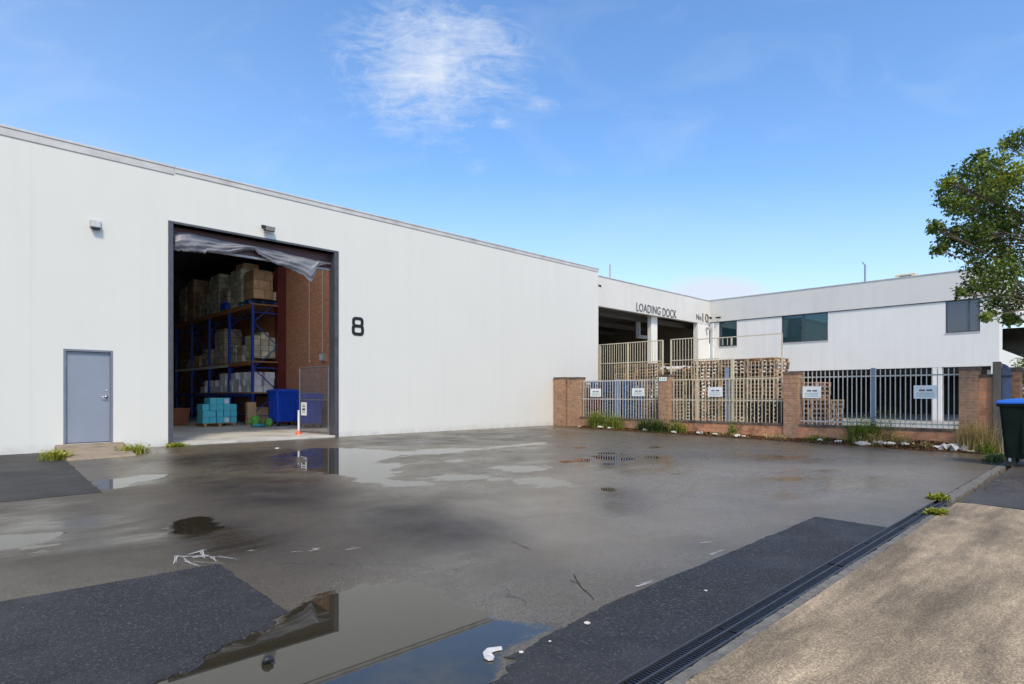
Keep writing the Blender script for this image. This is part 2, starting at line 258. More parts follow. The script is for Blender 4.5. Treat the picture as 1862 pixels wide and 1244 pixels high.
# ------------------------------------------------------------------ mesh helpers
class MB:
    def __init__(s): s.v = []; s.f = []; s.a = None
    def add(s, vs, fs):
        o = len(s.v); s.v += [tuple(x) for x in vs]; s.f += [tuple(i+o for i in f) for f in fs]; return s
    def box(s, x0, x1, y0, y1, z0, z1):
        x0, x1 = min(x0, x1), max(x0, x1); y0, y1 = min(y0, y1), max(y0, y1); z0, z1 = min(z0, z1), max(z0, z1)
        return s.add([(x0, y0, z0), (x1, y0, z0), (x1, y1, z0), (x0, y1, z0), (x0, y0, z1), (x1, y0, z1), (x1, y1, z1), (x0, y1, z1)],
                     [(0, 3, 2, 1), (4, 5, 6, 7), (0, 1, 5, 4), (1, 2, 6, 5), (2, 3, 7, 6), (3, 0, 4, 7)])
    def hexa(s, b, t):   # 4 bottom, 4 top points
        return s.add(list(b)+list(t), [(0, 3, 2, 1), (4, 5, 6, 7), (0, 1, 5, 4), (1, 2, 6, 5), (2, 3, 7, 6), (3, 0, 4, 7)])
    def obox(s, c, h, rz=0, top=1.0):
        ca, sa = math.cos(rz), math.sin(rz); vs = []
        for z in (-1, 1):
            k = 1 if z < 0 else top
            for x, y in ((-1, -1), (1, -1), (1, 1), (-1, 1)):
                X, Y = x*h[0]*k, y*h[1]*k; vs.append((c[0]+X*ca-Y*sa, c[1]+X*sa+Y*ca, c[2]+z*h[2]))
        return s.add(vs, [(0, 3, 2, 1), (4, 5, 6, 7), (0, 1, 5, 4), (1, 2, 6, 5), (2, 3, 7, 6), (3, 0, 4, 7)])
    def tube(s, p, q, r, r2=None, n=8, cap=True):
        p, q = Vector(p), Vector(q); r2 = r if r2 is None else r2; d = (q-p).normalized()
        a = d.orthogonal().normalized(); b = d.cross(a); vs = []
        for c0, rr in ((p, r), (q, r2)):
            for i in range(n):
                t = 2*math.pi*i/n; vs.append(c0+a*math.cos(t)*rr+b*math.sin(t)*rr)
        fs = [(i, (i+1) % n, n+(i+1) % n, n+i) for i in range(n)]
        if cap: fs += [tuple(range(n-1, -1, -1)), tuple(range(n, 2*n))]
        return s.add(vs, fs)
    def bar(s, p, q, w, h):   # square bar
        p, q = Vector(p), Vector(q); d = (q-p).normalized(); up = Vector((0, 0, 1)) if abs(d.z) < .9 else Vector((0, 1, 0))
        a = d.cross(up).normalized()*w/2; b = a.cross(d).normalized()*h/2
        return s.add([p-a-b, p+a-b, p+a+b, p-a+b, q-a-b, q+a-b, q+a+b, q-a+b], [(0, 1, 2, 3), (7, 6, 5, 4), (0, 4, 5, 1), (1, 5, 6, 2), (2, 6, 7, 3), (3, 7, 4, 0)])
    def build(s, name, m, parent=None, bevel=0, smooth=False):
        o0 = Vector((0, 0, 0)); p = parent
        while p is not None: o0 += p.location; p = p.parent
        me = bpy.data.meshes.new(name); me.from_pydata([(x-o0.x, y-o0.y, z-o0.z) for x, y, z in s.v], [], s.f); me.update()
        if s.a is not None:
            at = me.attributes.new('leaf', 'FLOAT', 'POINT'); at.data.foreach_set('value', s.a)
        me.materials.append(M[m] if isinstance(m, str) else m)
        if smooth: me.polygons.foreach_set('use_smooth', [True]*len(me.polygons))
        ob = bpy.data.objects.new(name, me); COL.objects.link(ob); ob.parent = parent
        if bevel:
            bm = ob.modifiers.new('bevel', 'BEVEL'); bm.width = bevel; bm.segments = 2; bm.limit_method = 'ANGLE'
        return ob
def tag(o, label=None, cat=None, group=None, kind=None):
    if label: o['label'] = label
    if cat: o['category'] = cat
    if group: o['group'] = group
    if kind: o['kind'] = kind
    return o
def thing(name, loc, label, cat, group=None):
    o = bpy.data.objects.new(name, None); COL.objects.link(o); o.location = loc; o.empty_display_size = .2
    return tag(o, label, cat, group)
def copy_tree(o, parent=None):
    c = o.copy(); COL.objects.link(c)
    if parent: c.parent = parent
    for ch in [x for x in COL.objects if x.parent == o]: copy_tree(ch, c)
    return c
def bx(name, m, parent, *a, bevel=0): return MB().box(*a).build(name, m, parent, bevel)
def ordn(i): return ['bottom', 'second', 'third', 'fourth', 'fifth', 'sixth', 'seventh', 'eighth', 'ninth', 'tenth', 'eleventh', 'twelfth', 'thirteenth', 'fourteenth', 'fifteenth', 'sixteenth', 'seventeenth', 'eighteenth', 'nineteenth', 'twentieth'][i]
def text_mesh(txt, parent, name, m, org, xax, zax, width, height, depth=.02):
    """lettering cut from sheet and laid out from org along xax, standing up along zax"""
    cu = bpy.data.curves.new('lettering', 'FONT'); cu.body = txt; cu.extrude = .5; cu.size = 1; cu.space_character = 1.05
    o = bpy.data.objects.new('lettering', cu); COL.objects.link(o); dg = bpy.context.evaluated_depsgraph_get(); me = bpy.data.meshes.new_from_object(o.evaluated_get(dg))
    bpy.data.objects.remove(o); co = np.array([v.co[:] for v in me.vertices]); mn, mxx = co.min(0), co.max(0)
    xax, zax = Vector(xax), Vector(zax); nrm = xax.cross(zax)
    b = MB()
    vs = [Vector(org)+xax*((c[0]-mn[0])/(mxx[0]-mn[0])*width)+zax*((c[1]-mn[1])/(mxx[1]-mn[1])*height)+nrm*(c[2]*depth*2) for c in co]
    b.add(vs, [tuple(p.vertices) for p in me.polygons]); return b.build(name, m, parent)

# ================================================================== THE GROUND
VW = 16.69
U0, U1, V0, V1, ST = -10.0, 18.82, 1.755, 16.74, .05
def inpoly(X, Y, poly):
    ins = np.zeros(X.shape, bool); n = len(poly)
    for i in range(n):
        x0, y0 = poly[i]; x1, y1 = poly[(i+1) % n]
        if y0 == y1: continue
        ins ^= ((y0 > Y) != (y1 > Y)) & (X < (x1-x0)*(Y-y0)/(y1-y0)+x0)
    return ins
def blur(a, k, it=2):
    for _ in range(it):
        for ax in (0, 1):
            c = np.cumsum(np.pad(a, [(k+1, k) if i == ax else (0, 0) for i in (0, 1)], mode='edge'), axis=ax)
            a = (np.take(c, range(2*k+1, c.shape[ax]), ax)-np.take(c, range(0, c.shape[ax]-2*k-1), ax))/(2*k+1)
    return a
nu = int((U1-U0)/ST)+1; nv = int((V1-V0)/ST)+1
uu = np.linspace(U0, U1, nu); vv = np.linspace(V0, V1, nv); GU, GV = np.meshgrid(uu, vv)
GZ = -0.010*np.clip(16.7-GV, 0, 20)
dep = GU*FW.x+GV*FW.y; lat = GU*RT.x+GV*RT.y; ds = np.maximum(dep, .3)
PX = np.where(dep > .3, CX+F*lat/ds, -9999); PY = np.where(dep > .3, HY+F*(CH-GZ)/ds, 9999)
# outlines of the standing water, as read off the ground of the yard
water = [
 [(500, 1114), (530, 1104), (560, 1092), (618, 1076), (680, 1062), (745, 1060), (800, 1070), (840, 1088), (850, 1104), (895, 1120), (930, 1133), (975, 1136), (1020, 1122), (985, 1142), (935, 1168), (905, 1200), (890, 1230), (900, 1420), (200, 1420), (300, 1215), (350, 1180), (420, 1160), (505, 1148), (516, 1130)],
 [(560, 816), (613, 815), (700, 818), (750, 824), (725, 830), (680, 838), (655, 846), (700, 842), (745, 843), (715, 853), (700, 872), (760, 876), (800, 880), (740, 886), (690, 884), (640, 866), (600, 862), (560, 856), (530, 846), (570, 836), (520, 828)],
 [(185, 872), (240, 868), (303, 861), (300, 868), (250, 876), (215, 888), (190, 892), (165, 880)],
 [(310, 948), (345, 941), (365, 934), (380, 944), (405, 951), (385, 962), (350, 970), (312, 972)],
 [(312, 990), (345, 984), (335, 992), (315, 996)], [(405, 1000), (440, 992), (430, 1006), (400, 1010)],
 [(770, 868), (830, 862), (900, 866), (880, 872), (830, 876), (790, 874)],
 [(820, 838), (870, 834), (860, 841), (825, 843)], [(730, 824), (800, 815), (860, 816), (960, 806), (1000, 803), (990, 808), (900, 815), (830, 822), (760, 828)],
 [(905, 871), (985, 868), (1060, 880), (1100, 890), (1010, 884), (930, 878)], [(900, 848), (985, 848), (1000, 854), (950, 859), (910, 856)],
 [(1015, 838), (1040, 838), (1042, 842), (1020, 843)], [(1047, 834), (1070, 833), (1075, 841), (1055, 842)], [(1070, 828), (1110, 830), (1160, 834), (1130, 838), (1090, 836)], [(1090, 842), (1115, 841), (1125, 846), (1098, 846)], [(1080, 823), (1110, 822), (1128, 826), (1095, 827)],
 [(1042, 812), (1065, 813), (1060, 817), (1045, 817)], [(1180, 812), (1205, 812), (1200, 815), (1182, 815)], [(1180, 830), (1208, 831), (1200, 835), (1182, 834)], [(1205, 857), (1235, 860), (1225, 864), (1208, 862)],
 [(1090, 889), (1115, 887), (1125, 892), (1105, 896)], [(1095, 934), (1120, 933), (1118, 938), (1098, 938)], [(1140, 938), (1150, 938), (1148, 942), (1141, 942)],
 [(-200, 985), (0, 975), (112, 966), (118, 976), (60, 990), (0, 996), (-200, 1005)], [(40, 1000), (95, 994), (100, 1002), (50, 1008)],
 [(1270, 984), (1290, 982), (1296, 988), (1280, 992)],
]
film = [
 [(40, 1058), (60, 1045), (110, 1036), (185, 1028), (165, 1042), (110, 1058), (60, 1072)], [(255, 974), (305, 968), (304, 986), (262, 988)], [(200, 1036), (252, 1030), (250, 1042), (205, 1050)],
 [(320, 960), (420, 955), (520, 970), (545, 985), (520, 1010), (440, 1022), (360, 1016), (315, 1000)], [(420, 840), (520, 822), (610, 815), (612, 865), (540, 858), (450, 868)],
 [(620, 815), (800, 818), (900, 812), (1005, 805), (1010, 850), (1100, 890), (1180, 905), (1100, 920), (960, 900), (850, 905), (720, 895), (640, 875)],
 [(-200, 945), (0, 938), (180, 930), (300, 945), (230, 1000), (0, 1025), (-200, 1040)], [(190, 868), (300, 862), (290, 880), (200, 896)], [(0, 918), (180, 900), (140, 925), (0, 935)],
 [(1000, 830), (1200, 825), (1300, 850), (1180, 870), (1010, 850)], [(1050, 880), (1160, 885), (1170, 940), (1080, 945)], [(1250, 870), (1500, 850), (1700, 880), (1690, 900), (1500, 900), (1350, 940), (1200, 920)],
 [(1280, 820), (1500, 830), (1500, 845), (1300, 835)], [(600, 1020), (820, 1000), (940, 1020), (960, 1100), (860, 1115), (830, 1070), (700, 1050), (620, 1065)], [(330, 1180), (900, 1100), (940, 1180), (880, 1260), (300, 1260)],
]
stain = [
 [(320, 955), (400, 930), (470, 955), (540, 990), (500, 1015), (430, 1020), (330, 1000)], [(650, 930), (760, 915), (820, 930), (930, 955), (950, 985), (820, 1000), (700, 975)],
 [(40, 925), (150, 925), (160, 950), (60, 960)], [(900, 1020), (960, 1010), (1030, 1050), (1020, 1065), (950, 1055)], [(260, 835), (420, 822), (600, 812), (600, 835), (450, 850), (300, 850)],
 [(620, 800), (1000, 778), (1000, 800), (700, 812)], [(1090, 885), (1160, 890), (1165, 935), (1100, 935)], [(1190, 990), (1320, 985), (1400, 990), (1250, 1010)],
 [(300, 870), (400, 865), (600, 870), (600, 930), (400, 920)],
]
def field(polys, k, it=2):
    a = np.zeros(GU.shape)
    for p in polys: a = np.maximum(a, inpoly(PX, PY, p).astype(float))
    return blur(a, k, it)
fw_ = np.maximum(field(water[:1], 2, 2), np.maximum(field(water[1:2]+water[6:11], 4, 2)*1.05, field(water[2:6]+water[11:], 2, 2)*1.1)); ff = np.maximum(field(film[:5]+film[6:], 5, 2), field(film[5:6], 6, 2)*.42); fs_ = field(stain, 6, 2)
sky_sheen = [[(960, 850), (1250, 840), (1760, 850), (1720, 900), (1480, 935), (1200, 1040), (1050, 1030), (980, 960)], [(880, 885), (1100, 895), (1150, 1010), (1000, 1060), (900, 1000)]]  # pale zones: sky sheen painted into the asphalt colour
fsheen = field(sky_sheen, 12, 2)
dark_zone = [[(-400, 890), (300, 880), (620, 880), (640, 1000), (560, 1080), (400, 1030), (0, 1085), (-400, 1120)], [(560, 880), (760, 900), (900, 960), (840, 1050), (600, 1060)]]  # darker, rougher brown zones over the left and middle of the yard
fdark = field(dark_zone, 12, 2)
fdirt = np.clip((GU-17.75)/.7, 0, 1)*np.clip((16.2-GV)/.5+.3, 0, 1); fdirt = np.clip(fdirt+np.clip((GU-18.3)/.4, 0, 1)*.5, 0, 1)
fdirt = np.maximum(fdirt, np.clip((GV-16.52)/.18, 0, 1)*.45)
def sheet(name, U, V, Z, attrs, m):
    ny, nx = U.shape; me = bpy.data.meshes.new(name); me.vertices.add(nx*ny)
    me.vertices.foreach_set('co', np.stack([U, V, Z], -1).ravel())
    idx = np.arange(nx*ny).reshape(ny, nx); q = np.stack([idx[:-1, :-1], idx[:-1, 1:], idx[1:, 1:], idx[1:, :-1]], -1).reshape(-1, 4)
    me.loops.add(q.size); me.loops.foreach_set('vertex_index', q.ravel().astype(np.int32)); me.polygons.add(len(q)); me.polygons.foreach_set('loop_start', np.arange(0, q.size, 4, dtype=np.int32)); me.polygons.foreach_set('loop_total', np.full(len(q), 4, np.int32))
    me.update(calc_edges=True); me.validate()
    for k, a in attrs.items():
        at = me.attributes.new(k, 'FLOAT', 'POINT'); at.data.foreach_set('value', a.ravel().astype(np.float32))
    me.materials.append(m); o = bpy.data.objects.new(name, me); COL.objects.link(o); return o
def asphalt(name, yard=True, base=(.068, .055, .036), base2=(.103, .086, .060)):
    m = bpy.data.materials.new(name); m.use_nodes = True; t = m.node_tree; n = t.nodes; l = t.links; b = n['Principled BSDF']
    g = n.new('ShaderNodeNewGeometry'); P = g.outputs['Position']
    def nz(sc, det=6, ro=.6, st=(1, 1, 1), dist=0):
        mp = n.new('ShaderNodeMapping'); mp.inputs['Scale'].default_value = st; l.new(P, mp.inputs[0]); x = n.new('ShaderNodeTexNoise'); x.inputs['Scale'].default_value = sc; x.inputs['Detail'].default_value = det; x.inputs['Roughness'].default_value = ro; x.inputs['Distortion'].default_value = dist; l.new(mp.outputs[0], x.inputs['Vector']); return x.outputs['Fac']
    def mth(op, a, c=None, cl=False):
        x = n.new('ShaderNodeMath'); x.operation = op; x.use_clamp = cl
        for i, y in enumerate((a, c)):
            if y is None: continue
            if isinstance(y, (int, float)): x.inputs[i].default_value = y
            else: l.new(y, x.inputs[i])
        return x.outputs[0]
    def mr(f, a, c, lo=0.0, hi=1.0):
        r = n.new('ShaderNodeMapRange'); r.inputs['From Min'].default_value = a; r.inputs['From Max'].default_value = c; r.inputs['To Min'].default_value = lo; r.inputs['To Max'].default_value = hi; l.new(f, r.inputs['Value']); return r.outputs[0]
    def mix(f, a, c, mode='MIX'):
        x = n.new('ShaderNodeMix'); x.data_type = 'RGBA'; x.blend_type = mode; l.new(f, x.inputs['Factor']) if not isinstance(f, float) else setattr(x.inputs['Factor'], 'default_value', f)
        for k, y in (('A', a), ('B', c)):
            if isinstance(y, tuple): x.inputs[k].default_value = (*y, 1)
            else: l.new(y, x.inputs[k])
        return x.outputs['Result']
    def at(k): a = n.new('ShaderNodeAttribute'); a.attribute_name = k; return a.outputs['Fac']
    broad = nz(.35, 5, .55); med = nz(1.6, 7, .65); fine = nz(55, 4, .7); grit = n.new('ShaderNodeTexVoronoi'); grit.inputs['Scale'].default_value = 95; l.new(P, grit.inputs['Vector'])
    col = mix(mr(broad, .35, .65), base, base2); col = mix(mr(med, .35, .75, 0, .55), col, tuple(x*.72 for x in base))
    col = mix(mr(fine, .45, .7, 0, .7), col, tuple(x*1.9 for x in base)); f2 = nz(17, 6, .75); col = mix(mr(f2, .5, .8, 0, .55), col, tuple(x*.45 for x in base)); gs = mr(grit.outputs['Distance'], 0, .5, .5, 1.35); gc = n.new('ShaderNodeCombineXYZ'); [l.new(gs, gc.inputs[i]) for i in range(3)]
    col = mix(1.0, col, gc.outputs[0], 'MULTIPLY')
    sp1 = nz(75, 2, .5, (1, 1, 1)); col = mix(mr(sp1, .56, .68, 0, .75), col, tuple(min(1, x*2.6) for x in base)); col = mix(mr(sp1, .44, .34, 0, .7), col, tuple(x*.3 for x in base))
    # pale chips and flecks
    v2 = n.new('ShaderNodeTexVoronoi'); v2.inputs['Scale'].default_value = 4.2; l.new(P, v2.inputs['Vector']); col = mix(mth('MULTIPLY', mr(v2.outputs['Distance'], .035, .02), .5), col, (.4, .38, .35))
    wr = mth('MULTIPLY', mr(nz(.8, 10, .78, (1, 1, 1), .8), .52, .56), .42); col = mix(wr, col, tuple(x*1.45 for x in base)); dk = mth('MULTIPLY', mr(nz(2.7, 10, .8, (1, 1, 1), .5), .57, .62), .62); col = mix(dk, col, tuple(x*.5 for x in base2))
    # hairline cracks
    v3 = n.new('ShaderNodeTexVoronoi'); v3.feature = 'DISTANCE_TO_EDGE'; v3.inputs['Scale'].default_value = .32
    wp = n.new('ShaderNodeTexNoise'); wp.inputs['Scale'].default_value = 2.5; wp.inputs['Detail'].default_value = 6; l.new(P, wp.inputs['Vector']); vm = n.new('ShaderNodeVectorMath'); vm.operation = 'MULTIPLY_ADD'; l.new(wp.outputs['Color'], vm.inputs[0]); vm.inputs[1].default_value = (.7, .7, .7); l.new(P, vm.inputs[2]); l.new(vm.outputs[0], v3.inputs['Vector'])
    crk = mth('MULTIPLY', mr(v3.outputs['Distance'], .0045, .0015), mr(nz(.5, 3), .44, .5)); col = mix(mth('MULTIPLY', crk, .8), col, (.012, .011, .01))
    rough = mr(nz(.9, 6, .62, (1, 1, 1), .4), .3, .72, .20, .48)
    if not yard: col = mix(mr(nz(48, 3, .6), .56, .66, 0, .8), col, (.085, .085, .085)); col = mix(mr(med, .5, .62, 0, .35), col, (.055, .054, .053)); rough = mr(nz(.9, 6, .62, (1, 1, 1), .4), .3, .72, .50, .78)
    if yard:
        W, Fi, St, Di = at('water'), at('film'), at('stain'), at('dirt')
        wn1 = mth('ADD', mth('MULTIPLY', mth('SUBTRACT', nz(2.2, 8, .66, (.6, 1.4, 1)), .5), 2.3), mth('MULTIPLY', mth('SUBTRACT', nz(38, 3, .6), .5), .25))
        wet = mr(mth('ADD', W, mth('MULTIPLY', wn1, mth('SUBTRACT', 1.45, W))), .42, .62)
        wet = mth('MULTIPLY', wet, mr(W, .02, .12))
        fl = mr(mth('ADD', Fi, mth('MULTIPLY', mth('SUBTRACT', nz(1.1, 8, .68, (.5, 1.6, 1), .6), .5), 3.2)), .45, 1.35)
        fl = mth('MULTIPLY', fl, mr(Fi, .02, .3)); rough = mth('ADD', rough, mth('MULTIPLY', at('dark_zone'), .16))
        col = mix(mth('MULTIPLY', at('sky_sheen'), mr(med, .25, .6, .5, .95)), col, mix(mr(fine, .4, .7), tuple(x*1.7 for x in base2), tuple(x*2.4 for x in base2)))
        col = mix(mth('MULTIPLY', at('dark_zone'), mr(med, .3, .65, .45, .8)), col, mix(mr(f2, .4, .7), (.045, .036, .024), (.075, .062, .043)))
        col = mix(mth('MULTIPLY', mr(St, .1, .9), mr(med,   .3, .6, .3, .9)), col, (.026, .019, .013))
        dn = mr(mth('ADD', Di, mth('MULTIPLY', mth('SUBTRACT', nz(4, 7, .7), .5), 1.3)), .38, .62); dn = mth('MULTIPLY', dn, mr(Di, .02, .2)); col = mix(dn, col, mix(nz(9, 6, .7), (.05, .032, .02), (.17, .10, .06)))
        col = mix(mth('MULTIPLY', fl, .45), col, tuple(x*.55 for x in base)); col = mix(mth('MULTIPLY', wet, .88), col, (.026, .023, .014))
        rough = mth('ADD', mth('MULTIPLY', rough, mth('SUBTRACT', 1.0, mth('MULTIPLY', fl, .66))), mth('MULTIPLY', dn, .3)); rough = mth('MULTIPLY', rough, mth('SUBTRACT', 1.0, wet)); rough = mth('MAXIMUM', rough, .012)
        dry = mth('SUBTRACT', 1.0, wet); l.new(mth('ADD', mth('MULTIPLY', wet, .16), 1.42), b.inputs['IOR'])
    l.new(col, b.inputs['Base Color']); l.new(rough, b.inputs['Roughness']); b.inputs['IOR'].default_value = 1.45
    hgt = mth('ADD', mth('MULTIPLY', fine, .6), mth('MULTIPLY', grit.outputs['Distance'], .7)); bp = n.new('ShaderNodeBump'); bp.inputs['Distance'].default_value = .006; l.new(hgt, bp.inputs['Height'])
    if yard:
        l.new(mth('MULTIPLY', mth('MULTIPLY', dry, dry), mth('SUBTRACT', .42, mth('MULTIPLY', fl, .35))), bp.inputs['Strength'])
        # standing water lies level whatever the fall of the yard
        nm = n.new('ShaderNodeMix'); nm.data_type = 'VECTOR'; l.new(wet, nm.inputs['Factor']); l.new(bp.outputs[0], nm.inputs['A']); nm.inputs['B'].default_value = (0, 0, 1); l.new(nm.outputs['Result'], b.inputs['Normal'])
    else:
        bp.inputs['Strength'].default_value = .7; l.new(bp.outputs[0], b.inputs['Normal'])
    return m
M['asphalt'] = asphalt('wet_asphalt'); M['asphalt2'] = asphalt('new_asphalt_patch', False, (.014, .013, .0115), (.021, .0195, .0175))
y = sheet('yard', GU, GV, GZ, {'water': fw_, 'film': ff, 'stain': fs_, 'sky_sheen': fsheen, 'dark_zone': fdark, 'dirt': fdirt}, M['asphalt']); tag(y, 'wet grey asphalt yard with puddles', 'yard', kind='structure')
def ragged(name, pts, z, m, amp=.02, thick=.012):
    """a thin laid sheet with an uneven edge that follows the fall of the yard"""
    out = []
    for i in range(len(pts)):
        a, c = Vector(pts[i][:2]), Vector(pts[(i+1) % len(pts)][:2]); k = max(1, int((c-a).length/.035)); am = amp*(pts[i][2] if len(pts[i]) > 2 else 1); nr = Vector((-(c-a).y, (c-a).x)).normalized()
        w_ = 0
        for j in range(k):
            w_ = w_*.75+random.gauss(0, am*.6); out.append(a.lerp(c, j/k)+nr*((w_+random.gauss(0, am*.35)) if j else 0))
    from mathutils.geometry import tessellate_polygon
    n = len(out); b = MB(); tri = [tuple(t) for t in tessellate_polygon([[p.to_3d() for p in out]])]
    tri = [t if (out[t[1]]-out[t[0]]).cross(out[t[2]]-out[t[0]]) > 0 else t[::-1] for t in tri]
    b.add([(p.x, p.y, gz(p.y)+z) for p in out]+[(p.x, p.y, gz(p.y)+z-thick) for p in out], tri+[(i, n+i, n+(i+1) % n, (i+1) % n) for i in range(n)])
    o = b.build(name, m); tag(o, kind='structure'); return o
tag(ragged('asphalt_patch', [(-8, 3.3, 1.6), (.9, 3.38, 1.8), (1.45, 3.6, 1.8), (1.68, 3.78, .4), (1.72, 5.25, .3), (-8, 5.75, .35)], .006, 'asphalt2'), 'newer dark asphalt patch in the foreground', 'asphalt patch')
tag(ragged('asphalt_patch', [(-9, 9.88, .6), (1.72, 9.92, .5), (1.93, 14.5, .5), (1.93, 16.685, 0), (-9, 16.685, 0)], .006, 'asphalt2'), 'newer dark asphalt patch along the wall', 'asphalt patch')
tag(ragged('asphalt_patch', [(-2, 1.76, 0), (7.43, 1.76, .3), (7.44, 2.50, .25), (3.5, 2.47, .6), (2.25, 2.36, 2), (1.9, 1.95, 2), (1.3, 1.85, 2)], .006, 'asphalt2'), 'newer dark asphalt strip beside the drain', 'asphalt patch')
# footpath, darker path, drain edge, street
M['foot'] = mat('footpath_concrete', (.53, .405, .255), .85, 0, .22, 7, .5, 45, dirt=(.28, .215, .13), dscale=.9, dthr=.45, stretch=(.5, 1.8, 1))
def footmat():
    m = M['foot']; n = m.node_tree.nodes; l = m.node_tree.links; b = n['Principled BSDF']; src = b.inputs['Base Color'].links[0].from_socket
    g = n.new('ShaderNodeNewGeometry'); v = n.new('ShaderNodeTexVoronoi'); v.inputs['Scale'].default_value = 75; l.new(g.outputs['Position'], v.inputs['Vector'])
    r = n.new('ShaderNodeMapRange'); r.inputs['From Max'].default_value = .6; r.inputs['To Min'].default_value = 1.35; r.inputs['To Max'].default_value = .62; l.new(v.outputs['Distance'], r.inputs['Value'])
    cb = n.new('ShaderNodeCombineXYZ'); [l.new(r.outputs[0], cb.inputs[i]) for i in range(3)]; x = n.new('ShaderNodeMix'); x.data_type = 'RGBA'; x.blend_type = 'MULTIPLY'; x.inputs['Factor'].default_value = .9; l.new(src, x.inputs['A']); l.new(cb.outputs[0], x.inputs['B'])
    n2 = n.new('ShaderNodeTexNoise'); n2.inputs['Scale'].default_value = 55; n2.inputs['Detail'].default_value = 4; n2.inputs['Roughness'].default_value = .8; l.new(g.outputs['Position'], n2.inputs['Vector'])
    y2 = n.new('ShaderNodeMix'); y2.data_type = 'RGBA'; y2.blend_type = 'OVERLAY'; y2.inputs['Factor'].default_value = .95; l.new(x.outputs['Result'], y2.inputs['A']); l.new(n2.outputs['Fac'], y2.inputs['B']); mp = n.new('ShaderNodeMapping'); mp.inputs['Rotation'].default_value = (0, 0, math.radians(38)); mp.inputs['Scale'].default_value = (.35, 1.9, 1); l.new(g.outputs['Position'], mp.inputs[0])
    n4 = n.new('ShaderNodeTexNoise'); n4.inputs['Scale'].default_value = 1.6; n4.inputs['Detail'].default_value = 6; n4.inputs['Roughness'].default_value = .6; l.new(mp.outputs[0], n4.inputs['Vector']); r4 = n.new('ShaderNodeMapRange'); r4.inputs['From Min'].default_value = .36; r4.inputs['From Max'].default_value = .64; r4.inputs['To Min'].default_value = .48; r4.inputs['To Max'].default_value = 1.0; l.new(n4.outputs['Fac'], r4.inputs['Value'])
    c4 = n.new('ShaderNodeCombineXYZ'); [l.new(r4.outputs[0], c4.inputs[i]) for i in range(3)]; y3 = n.new('ShaderNodeMix'); y3.data_type = 'RGBA'; y3.blend_type = 'MULTIPLY'; y3.inputs['Factor'].default_value = 1; l.new(y2.outputs['Result'], y3.inputs['A']); l.new(c4.outputs[0], y3.inputs['B']); l.new(y3.outputs['Result'], b.inputs['Base Color'])  # painted tree-shadow dapples: rotated streaks darken the concrete colour
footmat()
M['darkpath'] = mat('mossy_dark_path', (.06, .052, .042), .6, 0, .35, 3, .5, 30, dirt=(.13, .12, .09), dscale=1.5, dthr=.58)
M['edge'] = mat('crumbling_mortar_edge', (.15, .14, .12), .9, 0, .35, 12, 1.0, 40, dirt=(.04, .035, .03), dscale=7, dthr=.58)
M['street'] = mat('street_asphalt', (.055, .055, .055), .8, 0, .2, 2, .4, 40)
M['soil'] = mat('bare_soil', (.07, .05, .035), .95, 0, .4, 5, .8, 20)
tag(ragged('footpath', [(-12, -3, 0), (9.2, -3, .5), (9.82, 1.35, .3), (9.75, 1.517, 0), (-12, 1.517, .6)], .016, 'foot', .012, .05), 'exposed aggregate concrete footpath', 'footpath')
tag(ragged('drain_edge', [(-12, 1.52, .5), (9.3, 1.52, 2.5), (9.3, 1.592, .3), (-12, 1.592, .3)], .010, 'edge', .014, .05), 'crumbling mortar strip beside the drain', 'kerb edge')
tag(ragged('side_path', [(9.86, -3, .5), (60, -3, 0), (60, 1.5, 0), (9.86, 1.5, .5)], .012, 'darkpath', .02, .05), 'dark mossy path beyond the footpath', 'path')
tag(ragged('kerb', [(9.9, 1.60, 1), (16.9, 1.60, 1), (16.9, 1.74, .5), (9.9, 1.74, .5)], .004, 'edge', .01, .12), 'low concrete edging of the yard', 'kerb')
tag(bx('street', 'street', None, -200, 200, -60, -3.0, -.5, -.26), 'street surface', 'road', kind='structure')
tag(bx('ground', 'soil', None, -300, 300, -200, 400, -1.2, -.28), 'bare ground', 'ground', kind='structure')
tag(bx('neighbour_yard', 'concrete', None, 18.95, 60, 1.6, 17.6, -.2, 0.0), 'pale concrete yard behind the fence', 'yard', kind='structure')
tag(bx('warehouse_floor', 'slab', None, -8.2, 10.9, VW+.03, 40, -.1, .05), 'concrete warehouse floor', 'floor', kind='structure')
tag(bx('dock_floor', 'concrete', None, 21.9, 34.2, 17.6, 34, -.1, 1.1), 'raised loading dock floor', 'floor', kind='structure')
# trench drain
d = thing('trench_drain', (5, 1.68, -.15), 'long black slotted trench drain between the yard and the footpath', 'drain')
z = gz(1.68)
b = MB()
for va, vb in ((1.597, 1.609), (1.672, 1.682), (1.745, 1.757)):
    b.box(-4, 9.55, va, vb, z-.10, z+.014)
b.build('channel_frame', 'channel', d)
bx('channel_bed', 'black', d, -4, 9.55, 1.60, 1.75, z-.13, z-.10)
GR = []
for r0, r1 in ((1.612, 1.670), (1.685, 1.743)):
    u = -.5
    k = 0
    while u < 9.5:
        ln = 1.0
        b = MB(); gap = .05 if k % 3 == 2 else .004; e = min(9.5, u+ln-gap); zz = z+.006+random.uniform(-.004, .003)
        b.box(u, e, r0, r0+.008, zz-.02, zz); b.box(u, e, r1-.008, r1, zz-.02, zz)
        x = u
        while x < e-.012: b.box(x, x+.012, r0+.008, r1-.008, zz-.018, zz-.0015); x += .026
        GR.append(b.build('grate', 'cover', d)); u += ln; k += 1

